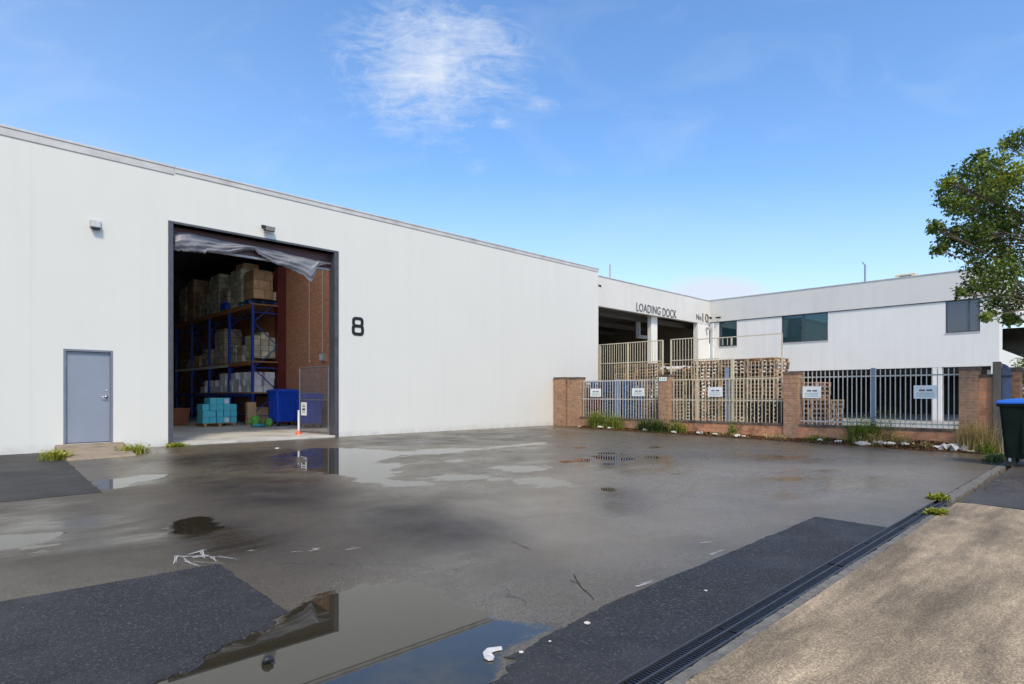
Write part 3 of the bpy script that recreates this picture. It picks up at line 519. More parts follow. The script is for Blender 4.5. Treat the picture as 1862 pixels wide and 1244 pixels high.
# ================================================================== WAREHOUSE
H = 7.0
uDL, uDR = onv(306, 600, VW)[0], onv(615, 600, VW)[0]        # roller opening
zDT = 5.60
pL, pR = onv(115, 700, VW)[0], onv(205, 700, VW)[0]; pB, pT = .17, onv(115, 634, VW)[1]
wh = thing('warehouse', (4, VW, 0), 'long white painted warehouse with a tall open goods doorway and black number 8', 'building')
TH = .26
b = MB(); b.box(-9, pL, VW, VW+TH, -.1, H); b.box(pL, pR, VW, VW+TH, pT, H); b.box(pL, pR, VW, VW+TH, -.1, pB); b.box(pR, uDL, VW, VW+TH, -.1, H)
b.box(uDL, uDR, VW, VW+TH, zDT, H); b.box(uDR, 21.87, VW, VW+TH, -.1, H); b.box(21.87-TH, 21.87, VW+TH, 40, -.1, H)
b.build('wall', 'white', wh)
bx('partition', 'brickin', wh, 10.9, 11.15, VW+TH, 40, 0, 6.7)
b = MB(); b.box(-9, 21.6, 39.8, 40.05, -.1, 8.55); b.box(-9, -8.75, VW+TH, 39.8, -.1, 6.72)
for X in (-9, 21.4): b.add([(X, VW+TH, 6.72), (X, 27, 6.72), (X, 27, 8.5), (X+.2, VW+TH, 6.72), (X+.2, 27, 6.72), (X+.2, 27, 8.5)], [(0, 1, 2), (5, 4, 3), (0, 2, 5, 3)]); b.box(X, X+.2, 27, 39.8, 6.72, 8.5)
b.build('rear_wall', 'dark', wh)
b = MB(); rz_ = lambda v: 6.72+(v-VW-TH)/(27-VW-TH)*1.78
def rslab(b, u0, u1, v0, v1, t=.12): b.hexa([(u0, v0, rz_(v0)), (u1, v0, rz_(v0)), (u1, v1, rz_(v1)), (u0, v1, rz_(v1))], [(u0, v0, rz_(v0)+t), (u1, v0, rz_(v0)+t), (u1, v1, rz_(v1)+t), (u0, v1, rz_(v1)+t)])
rslab(b, -9, 21.6, VW+TH, 17.8); rslab(b, -9, 1.0, 17.8, 22.6); rslab(b, 10.85, 21.6, 17.8, 22.6); rslab(b, -9, 21.6, 22.6, 27)
b.box(-9, 21.6, 27, 40, 8.5, 8.62)
rf = b.build('roof', 'darkroof', wh)
b = MB(); rslab(b, 1.0, 10.85, 17.8, 22.6, .02); b.build('added_skylight', 'added_sheet', rf)  # added skylight, unseen, put in to brighten the goods inside
b = MB(); b.box(-9, 4.42, VW-.035, VW+TH+.03, H-.0, H+.05); b.box(-9, 4.42, VW-.02, VW, H-.17, H); b.box(4.44, 21.90, VW-.035, VW+TH+.03, H, H+.045); b.box(4.44, 21.90, VW-.02, VW, H-.12, H)
b.box(21.871, 21.90, VW+TH+.03, 40, H, H+.05); b.build('parapet_cap', 'cap', wh, .006)
# faint panel joint
bx('panel_joint', 'fascia', wh, onv(55, 500, VW)[0], onv(55, 500, VW)[0]+.012, VW-.003, VW, .1, H-.18)
# steel door frame
b = MB(); b.box(uDL-.005, uDL+.11, VW-.02, VW+TH+.06, -.05, zDT); b.box(uDR-.13, uDR+.01, VW-.02, VW+TH+.06, -.05, zDT); b.box(uDL-.005, uDR+.01, VW-.02, VW+TH+.02, zDT, zDT+.06)
b.build('door_frame', 'steel', wh, .005)
bx('threshold', 'slab', wh, uDL+.11, uDR-.13, VW-.06, VW+.03, -.08, .055, bevel=.01)
# roller shutter drum, slats and bottom rail
b = MB(); b.tube((uDL+.1, VW+.72, zDT-.16), (uDR-.1, VW+.72, zDT-.16), .26, n=20); sh = b.build('roller_drum', 'shutter', wh, smooth=False)
b = MB(); b.box(uDL+.1, uDR-.12, VW+.31, VW+.36, zDT-.44, zDT+.02)
for i in range(5): b.box(uDL+.1, uDR-.12, VW+.300, VW+.31, zDT-.43+i*.09, zDT-.37+i*.09)
b.build('shutter', 'shutter', wh); bx('shutter_rail', 'lightgrey', wh, uDL+.1, uDR-.12, VW+.295, VW+.37, zDT-.50, zDT-.445)
# personnel door
pd = bx('door', 'doorgrey', wh, pL+.05, pR-.05, VW+.05, VW+.10, pB+.02, pT-.05)
b = MB(); b.box(pL, pL+.045, VW-.012, VW+.14, pB, pT); b.box(pR-.045, pR, VW-.012, VW+.14, pB, pT); b.box(pL+.045, pR-.045, VW-.012, VW+.14, pT-.045, pT); b.build('frame', 'doorframe', pd)
b = MB(); hu = pR-.12; hz_ = onv(193, 722, VW)[1]; b.tube((hu, VW+.05, hz_), (hu, VW+.035, hz_), .035, n=16); b.tube((hu, VW+.04, hz_), (hu, VW-.01, hz_), .011); b.tube((hu+.005, VW-.01, hz_), (hu-.12, VW-.01, hz_+.004), .012, .009); b.build('handle', 'chrome', pd, smooth=True)
b = MB(); b.tube((hu, VW+.05, hz_+.16), (hu, VW+.035, hz_+.16), .022, n=14); b.build('lock', 'chrome', pd)
b = MB()
for hh in (.22, 1.0, 1.78): b = MB(); b.tube((pL+.05, VW+.045, pB+hh), (pL+.05, VW+.045, pB+hh+.1), .009, n=8); b.build('hinge', 'chrome', pd)
b = MB(); b.box(pL+.045, pR-.045, VW+.02, VW+.14, pB, pB+.018); b.build('threshold', 'channel', pd)
# number 8
def ring(b, x0, x1, z0, z1, t, y, r, n=8):
    def rr(x0, x1, z0, z1, r):
        ps = []
        for cx_, cz_, a0 in ((x1-r, z1-r, 0), (x0+r, z1-r, 90), (x0+r, z0+r, 180), (x1-r, z0+r, 270)):
            for i in range(n+1): a = math.radians(a0+90*i/n); ps.append((cx_+r*math.cos(a), cz_+r*math.sin(a)))
        return ps
    o = rr(x0, x1, z0, z1, r); i_ = rr(x0+t, x1-t, z0+t, z1-t, max(.012, r-t*.8)); k = len(o)
    vs = [(p[0], y, p[1]) for p in o]+[(p[0], y, p[1]) for p in i_]+[(p[0], VW+.002, p[1]) for p in o]+[(p[0], VW+.002, p[1]) for p in i_]
    fs = []
    for j in range(k):
        q = (j+1) % k; fs += [(j, q, k+q, k+j), (j, 2*k+j, 2*k+q, q), (k+j, k+q, 3*k+q, 3*k+j)]
    b.add(vs, fs)
e0, zt8 = onv(639.5, 576.5, VW); e1, zb8 = onv(661.5, 610.5, VW); _, zt8 = onv(650, 576.5, VW); _, zb8 = onv(650, 610.5, VW); t8 = .098; zm = (zt8+zb8)/2+.01
b = MB(); ring(b, e0+.012, e1-.012, zm-t8/2, zt8, t8, VW-.012, .12); ring(b, e0, e1, zb8, zm+t8/2, t8, VW-.015, .12); b.build('house_number', 'black8', wh)
# wall lamps
u_, z_ = onv(173, 408, VW)
o = thing('bulkhead_light', (u_, VW, z_), 'small grey bulkhead light high on the white wall left of the goods doorway', 'wall light')
b = MB(); b.box(u_-.11, u_+.11, VW-.045, VW, z_-.08, z_+.09); b.build('housing', 'lightgrey', o, .01)
b = MB(); b.hexa([(u_-.09, VW-.14, z_-.09), (u_+.09, VW-.14, z_-.09), (u_+.09, VW-.045, z_-.09), (u_-.09, VW-.045, z_-.09)], [(u_-.09, VW-.11, z_+.05), (u_+.09, VW-.11, z_+.05), (u_+.09, VW-.045, z_+.07), (u_-.09, VW-.045, z_+.07)]); b.build('cover', 'lightgrey', o, .008)
bx('lens', 'black', o, u_-.085, u_+.085, VW-.135, VW-.02, z_-.13, z_-.09, bevel=.01)
u_, z_ = onv(485, 416, VW)
o = thing('floodlight', (u_, VW, z_), 'black floodlight with ribbed front mounted above the goods doorway', 'floodlight')
b = MB(); b.box(u_-.15, u_-.05, VW-.03, VW, z_+.0, z_+.08); b.bar((u_-.10, VW-.02, z_+.05), (u_-.10, VW-.10, z_+.04), .02, .02); b.build('bracket', 'black', o)
b = MB(); b.hexa([(u_-.13, VW-.17, z_-.11), (u_+.15, VW-.17, z_-.11), (u_+.15, VW-.08, z_-.09), (u_-.13, VW-.08, z_-.09)], [(u_-.15, VW-.20, z_+.03), (u_+.17, VW-.20, z_+.03), (u_+.15, VW-.08, z_+.05), (u_-.13, VW-.08, z_+.05)]); b.build('housing', 'black', o, .01)
b = MB()
for i in range(5): b.box(u_-.10, u_+.13, VW-.215+i*.006*-1+.0, VW-.18, z_-.085+i*.022, z_-.075+i*.022)
b.build('lens', 'lightgrey', o)
# ramp in front of the door
b = MB(); b.hexa([(1.95, 14.55, gz(14.55)-.02), (3.2, 14.75, gz(14.7)-.02), (3.35, VW-.001, -.05), (2.0, VW-.001, -.05)], [(1.97, 14.6, gz(14.55)+.035), (3.18, 14.8, gz(14.7)+.035), (3.33, VW-.001, .165), (2.02, VW-.001, .165)])
tag(b.build('concrete_ramp', 'ramp', bevel=.02), 'weathered brown concrete ramp leading up to the grey door', 'ramp')
# torn plastic sheet over the opening
vS = VW+.22
tp = [(315, 428), (325, 423), (345, 424), (400, 438), (470, 450), (500, 456), (520, 462), (560, 471), (585, 476), (600, 479)]
bt = [(315, 456), (330, 457), (350, 459), (369, 460), (372, 463), (376, 458), (410, 463), (440, 457), (462, 455), (470, 463), (482, 470), (500, 480), (520, 487), (540, 496), (550, 501), (559, 509), (564, 515), (568, 509), (573, 497), (578, 483), (588, 481), (600, 481)]
def ev(l_, x):
    for (x0, y0), (x1, y1) in zip(l_, l_[1:]):
        if x <= x1: return y0+(y1-y0)*(x-x0)/(x1-x0)
    return l_[-1][1]
b = MB(); nx, nz_ = 140, 16
for i in range(nx+1):
    px = 315+(600-315)*i/nx; a, c_ = ev(tp, px), ev(bt, px)+random.uniform(-1, 1)
    for j in range(nz_+1):
        f = j/nz_; u, z = onv(px, a+(c_-a)*f, vS)
        b.v.append((u, vS-.03-.10*math.sin(f*math.pi)*(.6+.4*math.sin(i*.13))+.012*math.sin(f*23+i*.11)+.012*math.sin(i*.31+f*7)+random.uniform(-.006, .006), z))
b.f = [(i*(nz_+1)+j, (i+1)*(nz_+1)+j, (i+1)*(nz_+1)+j+1, i*(nz_+1)+j+1) for i in range(nx) for j in range(nz_)]
cur = b.build('torn_curtain', 'sheet', smooth=True); sm = cur.modifiers.new('thickness', 'SOLIDIFY'); sm.thickness = .006
tag(cur, 'torn white plastic curtain bunched up under the head of the goods doorway', 'curtain')

# ------------------------------------------------------------------ inside the warehouse
rk = thing('pallet_rack', (10, 25, .05), 'tall blue pallet rack running deep into the warehouse with three loaded levels', 'rack')
RU0, RU1 = 9.53, 10.62; RV = [25.0, 27.65, 30.3, 32.95, 35.6]
for v in RV:
    for u in (RU0, RU1): bx('upright', 'rackblue', rk, u-.045, u+.045, v-.05, v+.05, .05, 5.12)
    b = MB(); z = .5; s = 1
    while z < 4.4: b.bar((RU0+.05, v, z if s > 0 else z+.9), (RU1-.05, v, z+.9 if s > 0 else z), .035, .035); z += .95; s = -s
    for z in (.4, 2.4, 4.7): b.bar((RU0+.05, v, z), (RU1-.05, v, z), .03, .04)
    b.build('brace', 'rackblue', rk)
for z, mt in ((5.0, 'orange'), (2.62, 'orange'), (1.33, 'rackblue')):
    for a, c_ in zip(RV, RV[1:]):
        for u in (RU0-.03, RU1+.03):
            bx('beam', 'whiteplast' if (z == 2.62 and a > 27 and u < 10) else mt, rk, u-.025, u+.025, a+.05, c_-.05, z-.12, z)
    bx('shelf', 'timber', rk, RU0-.06, RU1+.06, RV[0]-.1, RV[-1]+.1, z+.002, z+.05)
bx('column', 'redcol', wh, 10.55, 10.895, 24.9, 25.25, .05, 6.7)
def carton(label, u0, u1, v0, v1, z0, z1, m, group, wrap=False, rz=0):
    c = ((u0+u1)/2, (v0+v1)/2, (z0+z1)/2); b = MB(); h = ((u1-u0)/2, (v1-v0)/2, (z1-z0)/2)
    if not wrap: b.obox(c, h, rz); o = b.build('carton', m, None, .008)
    else:
        n = 7; vs = []; fs = []   # stretch-wrapped bundle: slightly slumped, uneven sides
        for k in range(n+1):
            f = k/n; sc = 1-.04*math.sin(f*math.pi*1.0)-(.10 if k == n else 0)+random.uniform(-.02, .02)
            for x, y_ in ((-1, -1), (0, -1.02), (1, -1), (1.02, 0), (1, 1), (0, 1.02), (-1, 1), (-1.02, 0)):
                vs.append((c[0]+x*h[0]*sc+random.uniform(-.012, .012), c[1]+y_*h[1]*sc+random.uniform(-.012, .012), z0+f*(z1-z0)+random.uniform(-.015, .015)*(0 < k < n)))
        for k in range(n):
            for i in range(8): fs.append((k*8+i, k*8+(i+1) % 8, k*8+8+(i+1) % 8, k*8+8+i))
        fs += [tuple(range(7, -1, -1)), tuple(range(n*8, n*8+8))]; b.add(vs, fs); o = b.build('wrapped_load', m)
    return tag(o, label, 'box' if not wrap else 'wrapped load', group)
G1 = 'wrapped loads on the top rack level'
zt = 5.19
tp_ = [('leaning brown carton load nearest the doorway on the blue pallet, top rack level', 9.62, 10.45, 25.15, 26.25, zt+.1, 6.5, 'cardload'), ('tall grey plastic wrapped load behind the leaning brown one, top rack level', 9.6, 10.5, 26.45, 27.75, zt-.1, 6.75, 'wrap2'),
       ('square brown bundle stacked on the tall grey load', 9.7, 10.4, 26.5, 27.4, 6.76, 7.0, 'cardload'), ('short rounded wrapped load above the blue bundle, top rack level', 9.6, 10.4, 28.05, 29.05, zt-.1, 6.1, 'wrap'),
       ('tall wrapped load behind the short rounded one, top rack level', 9.6, 10.5, 29.2, 30.55, zt-.1, 6.9, 'wrap2'), ('mid height wrapped load in the middle of the top rack level', 9.6, 10.3, 30.8, 31.8, zt-.1, 6.15, 'wrap'),
       ('lowest wrapped load on the top rack level', 9.6, 10.2, 31.95, 32.7, zt-.1, 5.75, 'wrap'), ('tall brown wrapped load second from the far end, top rack level', 9.6, 10.5, 32.9, 34.0, zt-.1, 7.15, 'cardload'), ('tall wrapped load at the far left end of the top rack level', 9.6, 10.5, 34.3, 35.3, zt-.1, 6.95, 'wrap')]
for l_, *a in tp_: carton(l_, *a[:6], a[6], G1, True)
o = carton('small wrapped bundle at the aisle corner of the top rack level', 10.45, 10.62, 25.1, 25.6, zt+.1, zt+.45, 'wrap', G1, True)
carton('slumped blue plastic bundle on the front edge of the top rack level', 9.45, 9.75, 27.9, 28.6, zt-.08, zt+.22, 'binblue', None, True)
G2 = 'cartons on the middle rack level'
for l_, *a in [('pale green carton at the left of the front pallet, middle rack level', 9.6, 9.92, 25.2, 26.0, 2.82, 3.75, 'wrap2'), ('pale green carton in the middle of the front pallet, middle rack level', 9.95, 10.27, 25.2, 26.0, 2.82, 3.9, 'wrap2'), ('pale green carton at the right of the front pallet, middle rack level', 10.3, 10.55, 25.2, 26.0, 2.82, 3.7, 'wrap2')]:
    carton(l_, *a[:6], a[6], G2)
for l_, *a in [('low wrapped bundle just behind the pale green cartons, middle rack level', 9.6, 10.3, 26.3, 27.0, 2.68, 3.4, 'wrap'), ('low pale wrapped bundle beside the second upright, middle rack level', 9.6, 10.3, 27.1, 27.9, 2.68, 3.45, 'wrap2'), ('tall lumpy wrapped load in the middle of the middle rack level', 9.6, 10.4, 28.5, 29.8, 2.68, 4.3, 'wrap'),
               ('narrow wrapped load left of the tall lumpy one, middle rack level', 9.6, 10.2, 30.8, 31.6, 2.68, 3.5, 'wrap'), ('small dark brown bundle far along the middle rack level', 9.6, 10.1, 32.0, 32.8, 2.68, 3.2, 'card'), ('small bundle at the far left end of the middle rack level', 9.6, 10.2, 33.6, 34.6, 2.68, 3.1, 'wrap')]:
    carton(l_, *a[:6], a[6], G2, True)
# white cartons on the lowest level: each one a thing
proto = MB().obox((0, 0, .14), (.21, .19, .14)).build('carton', 'wbox', None, .006)
kk = 0; cols = ['first', 'second', 'third', 'fourth', 'fifth', 'sixth', 'seventh', 'eighth', 'ninth', 'tenth', 'eleventh', 'twelfth', 'thirteenth', 'fourteenth', 'fifteenth', 'sixteenth', 'seventeenth']
for ci in range(15):
    v = 25.3+ci*.44; hgt = [3, 2, 3, 2, 3, 2, 2, 3, 3, 1, 2, 2, 1, 2, 1][ci]
    for j in range(hgt):
        o = proto if kk == 0 else copy_tree(proto); kk += 1
        o.location = (9.76+random.uniform(-.04, .04), v+random.uniform(-.02, .02), 1.385+j*.285); o.rotation_euler.z = random.uniform(-.08, .08)
        tag(o, f'white carton on the lowest rack level, {cols[ci]} stack from the doorway, {["bottom", "second", "third"][j]} in its stack', 'box', 'white cartons on the lowest rack level')
for ci, u in enumerate((10.22,)):
    for j in range(3):
        o = copy_tree(proto); o.location = (u+.03*j, 25.28, 1.385+j*.285); tag(o, f'white carton at the aisle end of the lowest rack level, {["bottom", "middle", "top"][j]} of its stack', 'box', 'white cartons on the lowest rack level')
# teal cartons on a pallet
PAL = {}
def pallet_mesh(m):
    if m in PAL: return PAL[m].copy()
    b = MB(); Wd = .58
    for x in (-.53, 0, .53):
        for y_ in (-.53, 0, .53): b.box(x-.045, x+.045, y_-.05, y_+.05, .018, .10)
        b.box(x-.048, x+.048, -Wd, Wd, .10, .115)
    for i in range(7): y_ = -Wd+.05+i*(2*Wd-.1)/6; b.box(-Wd, Wd, y_-.048, y_+.048, .115, .135)
    for i in range(4): y_ = -Wd+.05+i*(2*Wd-.1)/3; b.box(-Wd, Wd, y_-.045, y_+.045, 0, .018)
    o = b.build('pallet', m); PAL[m] = o; return o
def pallet(u, v, z, m, label, group=None, rz=0.0, cat='pallet'):
    o = pallet_mesh(m)
    if o.name not in COL.objects: COL.objects.link(o)
    o.location = (u, v, z); o.rotation_euler = (0, 0, rz); return tag(o, label, cat, group)
pallet(10.0, 25.7, 5.055, 'palblue', 'blue pallet carrying the leaning brown carton load on the top rack level')
tp0 = onv(368, 760, 24.3)[0]; pallet(8.03, 24.85, .05, 'pal2', 'pale wooden pallet under the teal cartons')
tproto = MB().obox((0, 0, .125), (.118, .16, .118)).build('carton', 'teal', None, .008)
lab_s = bx('paper_label', 'label', tproto, -.08, .08, -.163, -.1585, .03, .2)
plain = MB().obox((0, 0, .125), (.118, .16, .118)).build('carton', 'teal', None, .008)
rows = ['bottom', 'second', 'third', 'top']; ct = ['leftmost', 'second', 'middle', 'fourth', 'rightmost']; kk = 0; first = {0: True, 1: True}
for dep_i, vv0 in enumerate((24.45, 24.8)):
    for r in range(4):
        for ci in range(5):
            if r == 3 and ci not in (1, 2, 3): continue
            if dep_i == 0 and r == 0 and ci == 0: pass
            lb = (r == 3 and ci == 3) or (r == 0 and ci == 3); lb = lb and dep_i == 0
            src = tproto if lb else plain
            if first[int(lb)]: o = src; first[int(lb)] = False
            else: o = copy_tree(src)
            o.location = (7.53+ci*.25+random.uniform(-.008, .008), vv0-(.0 if r else 0.0)+random.uniform(-.02, .02), .188+r*.243); o.rotation_euler.z = random.uniform(-.03, .03)
            tag(o, f'teal carton{" with white paper label" if lb else ""}, {ct[ci]} column, {rows[r]} row, {"front" if dep_i == 0 else "rear"} of the pallet', 'box', 'teal cartons on the pallet inside the doorway')
# bins
def wheelie(loc, sx, sy, h, mb, ml, label, group=None, lidopen=False, rz=0):
    o = thing('waste_bin', loc, label, 'bin', group); x, y_, z = loc; b = MB()
    ca, sa = math.cos(rz), math.sin(rz)
    def R(px_, py_): return (x+px_*ca-py_*sa, y_+px_*sa+py_*ca)
    def ringp(s1, s2, zz, r=.07):
        out = []
        for cx_, cy_, a0 in ((s1-r, s2-r, 0), (-s1+r, s2-r, 90), (-s1+r, -s2+r, 180), (s1-r, -s2+r, 270)):
            for i in range(5): a = math.radians(a0+22.5*i); X, Y = R(cx_+r*math.cos(a), cy_+r*math.sin(a)); out.append((X, Y, z+zz))
        return out
    def loft(rs, cap=True):
        n = len(rs[0]); vs = sum(rs, []); fs = [(k*n+i, k*n+(i+1) % n, (k+1)*n+(i+1) % n, (k+1)*n+i) for k in range(len(rs)-1) for i in range(n)]
        if cap: fs += [tuple(range(n-1, -1, -1)), tuple(range(len(vs)-n, len(vs)))]
        return vs, fs
    b.add(*loft([ringp(sx*.84, sy*.84, .17), ringp(sx*.96, sy*.96, h-.12), ringp(sx*.96, sy*.96, h-.11), ringp(sx*1.03, sy*1.03, h-.10), ringp(sx*1.03, sy*1.03, h-.055)])); b.build('body', mb, o, .004)
    b = MB()
    for k in (-.5, 0, .5):
        p0 = R(sx*k-.03, -sy*.9); p1 = R(sx*k+.03, -sy*.9)
        b.obox((*R(sx*k, -sy*.915), z+h*.5), (.03, .022, h*.3), rz)
    for k in (-.4, .4): b.obox((*R(-sx*.915, sy*k), z+h*.5), (.02, .03, h*.3), rz)
    b.build('rib', mb, o)
    b = MB(); b.add(*loft([ringp(sx*1.05, sy*1.05, h-.05), ringp(sx*1.06, sy*1.06, h-.02), ringp(sx*.98, sy*.98, h+.02), ringp(sx*.6, sy*.6, h+.06)])); ld = b.build('lid', ml, o, .004)
    b = MB(); p, q = R(-sx*.7, -sy*1.1), R(sx*.7, -sy*1.1); b.tube((*p, z+h-.12), (*q, z+h-.12), .016); b.build('handle', ml, o)
    for i, (a, c_) in enumerate(((-1, -1), (1, -1), (1, 1), (-1, 1))):
        X, Y = R(a*sx*.72, c_*sy*.72); b = MB(); b.tube((X-.022, Y, z+.09), (X+.022, Y, z+.09), .09, n=18); wl = b.build('wheel', 'rubber', o)
        b = MB(); b.box(X-.035, X+.035, Y-.02, Y+.02, z+.10, z+.175); b.build('fork', 'chrome', wl)
    return o
wheelie((10.12, 23.35, .05), .50, .46, 1.40, 'binblue', 'binblue', 'bright blue wheeled bin standing at the end of the pallet rack')
wheelie((10.25, 21.35, .05), .40, .40, 1.24, 'binblue', 'binblue', 'blue wheeled bin behind the wire mesh gate')
# cardboard, bags, orange tub
carton('tall plain cardboard box leaning at the foot of the rack', 9.15, 9.5, 24.55, 24.75, .05, .98, 'card', None, rz=.1)
carton('squat brown cardboard box under the rack', 9.7, 10.3, 25.3, 25.9, .05, .75, 'card', None)
def lump(name, label, cat, c, s, m, seed, n=10):
    r = random.Random(seed); b = MB(); vs = []; fs = []
    for i in range(n+1):
        th = math.pi*i/n
        for j in range(n*2):
            ph = math.pi*j/n; k = 1+r.uniform(-.14, .14)+.1*math.sin(3*ph+i)
            vs.append((c[0]+s[0]*math.sin(th)*math.cos(ph)*k, c[1]+s[1]*math.sin(th)*math.sin(ph)*k, max(c[2]-s[2]*.98, c[2]+s[2]*math.cos(th)*k)))
    for i in range(n):
        for j in range(n*2): fs.append((i*2*n+j, (i+1)*2*n+j, (i+1)*2*n+(j+1) % (2*n), i*2*n+(j+1) % (2*n)))
    b.add(vs, fs); return tag(b.build(name, m, None, smooth=True), label, cat)
p = ong(462, 776); lump('plastic_bag', 'bulging bright green plastic bag at the foot of the rack', 'bag', (8.95, 23.2, .05+.2), (.22, .18, .21), 'green', 3)
lump('plastic_bag', 'smaller green plastic bag against the blue bin wheels', 'bag', (9.38, 23.0, .05+.15), (.15, .14, .16), 'green', 5)
lump('plastic_bag', 'flat cyan plastic bag on the floor under the green bags', 'bag', (8.98, 22.95, .05+.06), (.26, .12, .06), 'cyan', 8)
b = MB(); b.add([(6.55, 26.0, .05), (7.35, 26.0, .05), (7.35, 26.8, .05), (6.55, 26.8, .05), (6.45, 25.9, .75), (7.45, 25.9, .75), (7.45, 26.9, .75), (6.45, 26.9, .75)], [(0, 3, 2, 1), (0, 1, 5, 4), (1, 2, 6, 5), (2, 3, 7, 6), (3, 0, 4, 7), (4, 5, 6, 7)])
tag(b.build('storage_tub', mat('rust_orange_tub', (.22, .07, .03), .6)), 'rust coloured tub in the dark left of the teal cartons', 'tub')
# traffic post
p = atd(543, 785, 18.6); u_, v_ = p.x, p.y
o = thing('bollard_post', (u_, v_, .05), 'slim white marker post on an orange base beside the mesh gate', 'marker post'); b = MB(); b.tube((u_, v_, .09), (u_, v_, .80), .032, .028, n=14); b.build('post', 'whiteplast', o)
b = MB(); b.tube((u_, v_, .05), (u_, v_, .08), .11, .10, n=10); b.tube((u_, v_, .08), (u_, v_, .17), .08, .033, n=12, cap=False); b.build('base', 'orangeplast', o)
# mesh gate swung inside
gA, gB = Vector((8.60, 18.62)), Vector((8.79, 17.06)); gz0, gz1 = .1, 2.15
g_ = thing('mesh_gate', (gA.x, gA.y, .05), 'grey wire mesh security gate standing inside the right door jamb', 'gate')
b = MB(); P3 = lambda s, z: (gA.x+(gB.x-gA.x)*s, gA.y+(gB.y-gA.y)*s, z)
b.tube(P3(0, gz0), P3(0, gz1), .02); b.tube(P3(1, gz0), P3(1, gz1), .02); b.tube(P3(0, gz0), P3(1, gz0), .02); b.tube(P3(0, gz1), P3(1, gz1), .02); b.tube(P3(0, 1.12), P3(1, 1.12), .016); b.build('frame', 'mesh', g_)
b = MB()
for i in range(1, 24): b.bar(P3(i/24, gz0), P3(i/24, gz1), .012, .012)
for i in range(1, 9): b.bar(P3(0, gz0+i*.24), P3(1, gz0+i*.24), .005, .005)
b.build('mesh_infill', 'mesh', g_)
b = MB(); a0, a1 = Vector(P3(.07, .62)), Vector(P3(.27, .62)); nrm = Vector((-(gB-gA).y, (gB-gA).x, 0)).normalized()*-.015
if nrm.y > 0: nrm = -nrm
b.hexa([a0+nrm, a1+nrm, a1+nrm*1.5, a0+nrm*1.5], [x+Vector((0, 0, .42)) for x in (a0+nrm, a1+nrm, a1+nrm*1.5, a0+nrm*1.5)]); gs = b.build('notice', 'label', g_)
b = MB()
for zz_, hh_ in ((.10, .02), (.16, .07), (.27, .03), (.33, .02)):
    q0, q1 = a0.lerp(a1, .22)+nrm*1.7, a0.lerp(a1, .78)+nrm*1.7; b.add([q0+Vector((0, 0, zz_)), q1+Vector((0, 0, zz_)), q1+Vector((0, 0, zz_+hh_)), q0+Vector((0, 0, zz_+hh_))], [(0, 1, 2, 3)])
b.build('print', 'ink', gs)
# wall conduits and switch box on the brick partition
for px, y0, y1, lbl in ((562, 480, 656, 'thinner white conduit running down the brick wall inside the doorway'), (586, 470, 645, 'white conduit running down to the switch box on the brick wall')):
    v, z1 = onu(px, y0, 10.86); _, z0 = onu(px, y1, 10.86)
    b = MB(); b.tube((10.87, v, z0), (10.87, v, min(6.5, z1+.8)), .018); b.box(10.84, 10.895, v-.04, v+.04, z0-.07, z0); tag(b.build('conduit', 'conduit'), lbl, 'conduit')
v, z = onu(588, 650, 10.86)
o = thing('switch_box', (10.86, v, z), 'grey switch box on the brick wall at the bottom of the conduit', 'switch box'); bx('housing', 'lightgrey', o, 10.76, 10.895, v-.14, v+.14, z-.15, z+.16, bevel=.01); bx('door', 'whiteplast', o, 10.745, 10.76, v-.11, v+.11, z-.11, z+.11)

# ================================================================== NEIGHBOUR BUILDING
VD, UR, ZB = 17.6, 34.2, 5.56
nb = thing('office_building', (UR, VD, 0), 'white two storey office building with a loading dock wing beyond the fence', 'building')
vC = 3.78
b = MB(); b.box(21.9, UR, VD, VD+.25, ZB, 7.0); b.build('dock_fascia', 'fascia', nb)
b = MB(); b.box(32.75, UR-.03, VD+.02, VD+.3, 0, ZB); b.build('dock_wall', 'white2', nb)
b = MB(); b.box(UR-.03, UR+.22, vC, VD+.25, 5.70, 7.02); b.build('fascia', 'fascia', nb); bx('shadow_strip', 'steel', nb, UR-.005, UR+.03, vC+.01, VD-.01, 5.66, 5.698)  # dark strip stands in for the shadow line under the fascia
# upper wall with three window openings
wins = []
for a, c_ in ((1307, 1339.5), (1421, 1505), (1719, 1782)):
    va, vb = onu(a, 600, UR)[0], onu(c_, 600, UR)[0]; wins.append((vb, va))
b = MB(); edges = [VD]+[x for w_ in wins for x in (w_[1], w_[0])]+[vC]
for i in range(0, len(edges), 2): b.box(UR+.03, UR+.25, edges[i+1], edges[i], 2.58, 5.70)
for lo, hi in wins: b.box(UR+.03, UR+.25, lo, hi, 2.58, 4.17)
# return face towards the street, with the balcony recess
b.box(UR+.25, UR+1.0, vC, vC+.22, 2.58, 5.70); b.box(UR+.25, 80, vC, vC+.22, 5.75, 7.02); b.box(UR+1.0, 80, vC, vC+.22, 2.58, 3.35); b.box(52, 80, vC, vC+.22, 3.35, 5.75)
ow = b.build('wall', 'white2', nb)
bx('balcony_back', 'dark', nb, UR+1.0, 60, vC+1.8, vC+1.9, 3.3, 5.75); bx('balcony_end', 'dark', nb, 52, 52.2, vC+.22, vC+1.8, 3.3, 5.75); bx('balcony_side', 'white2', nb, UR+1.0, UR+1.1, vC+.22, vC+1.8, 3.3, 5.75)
b = MB(); b.hexa([(UR+1.1, vC-.35, 5.05), (52, vC-.35, 5.05), (52, vC-.002, 5.72), (UR+1.1, vC-.002, 5.72)], [(UR+1.1, vC-.35, 5.11), (52, vC-.35, 5.11), (52, vC-.002, 5.78), (UR+1.1, vC-.002, 5.78)]); b.build('awning', 'soffit', nb)
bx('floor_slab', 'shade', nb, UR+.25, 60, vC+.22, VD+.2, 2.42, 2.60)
bx('undercroft_rear', 'shade', nb, 47, 47.2, vC, VD, 0, 2.42)
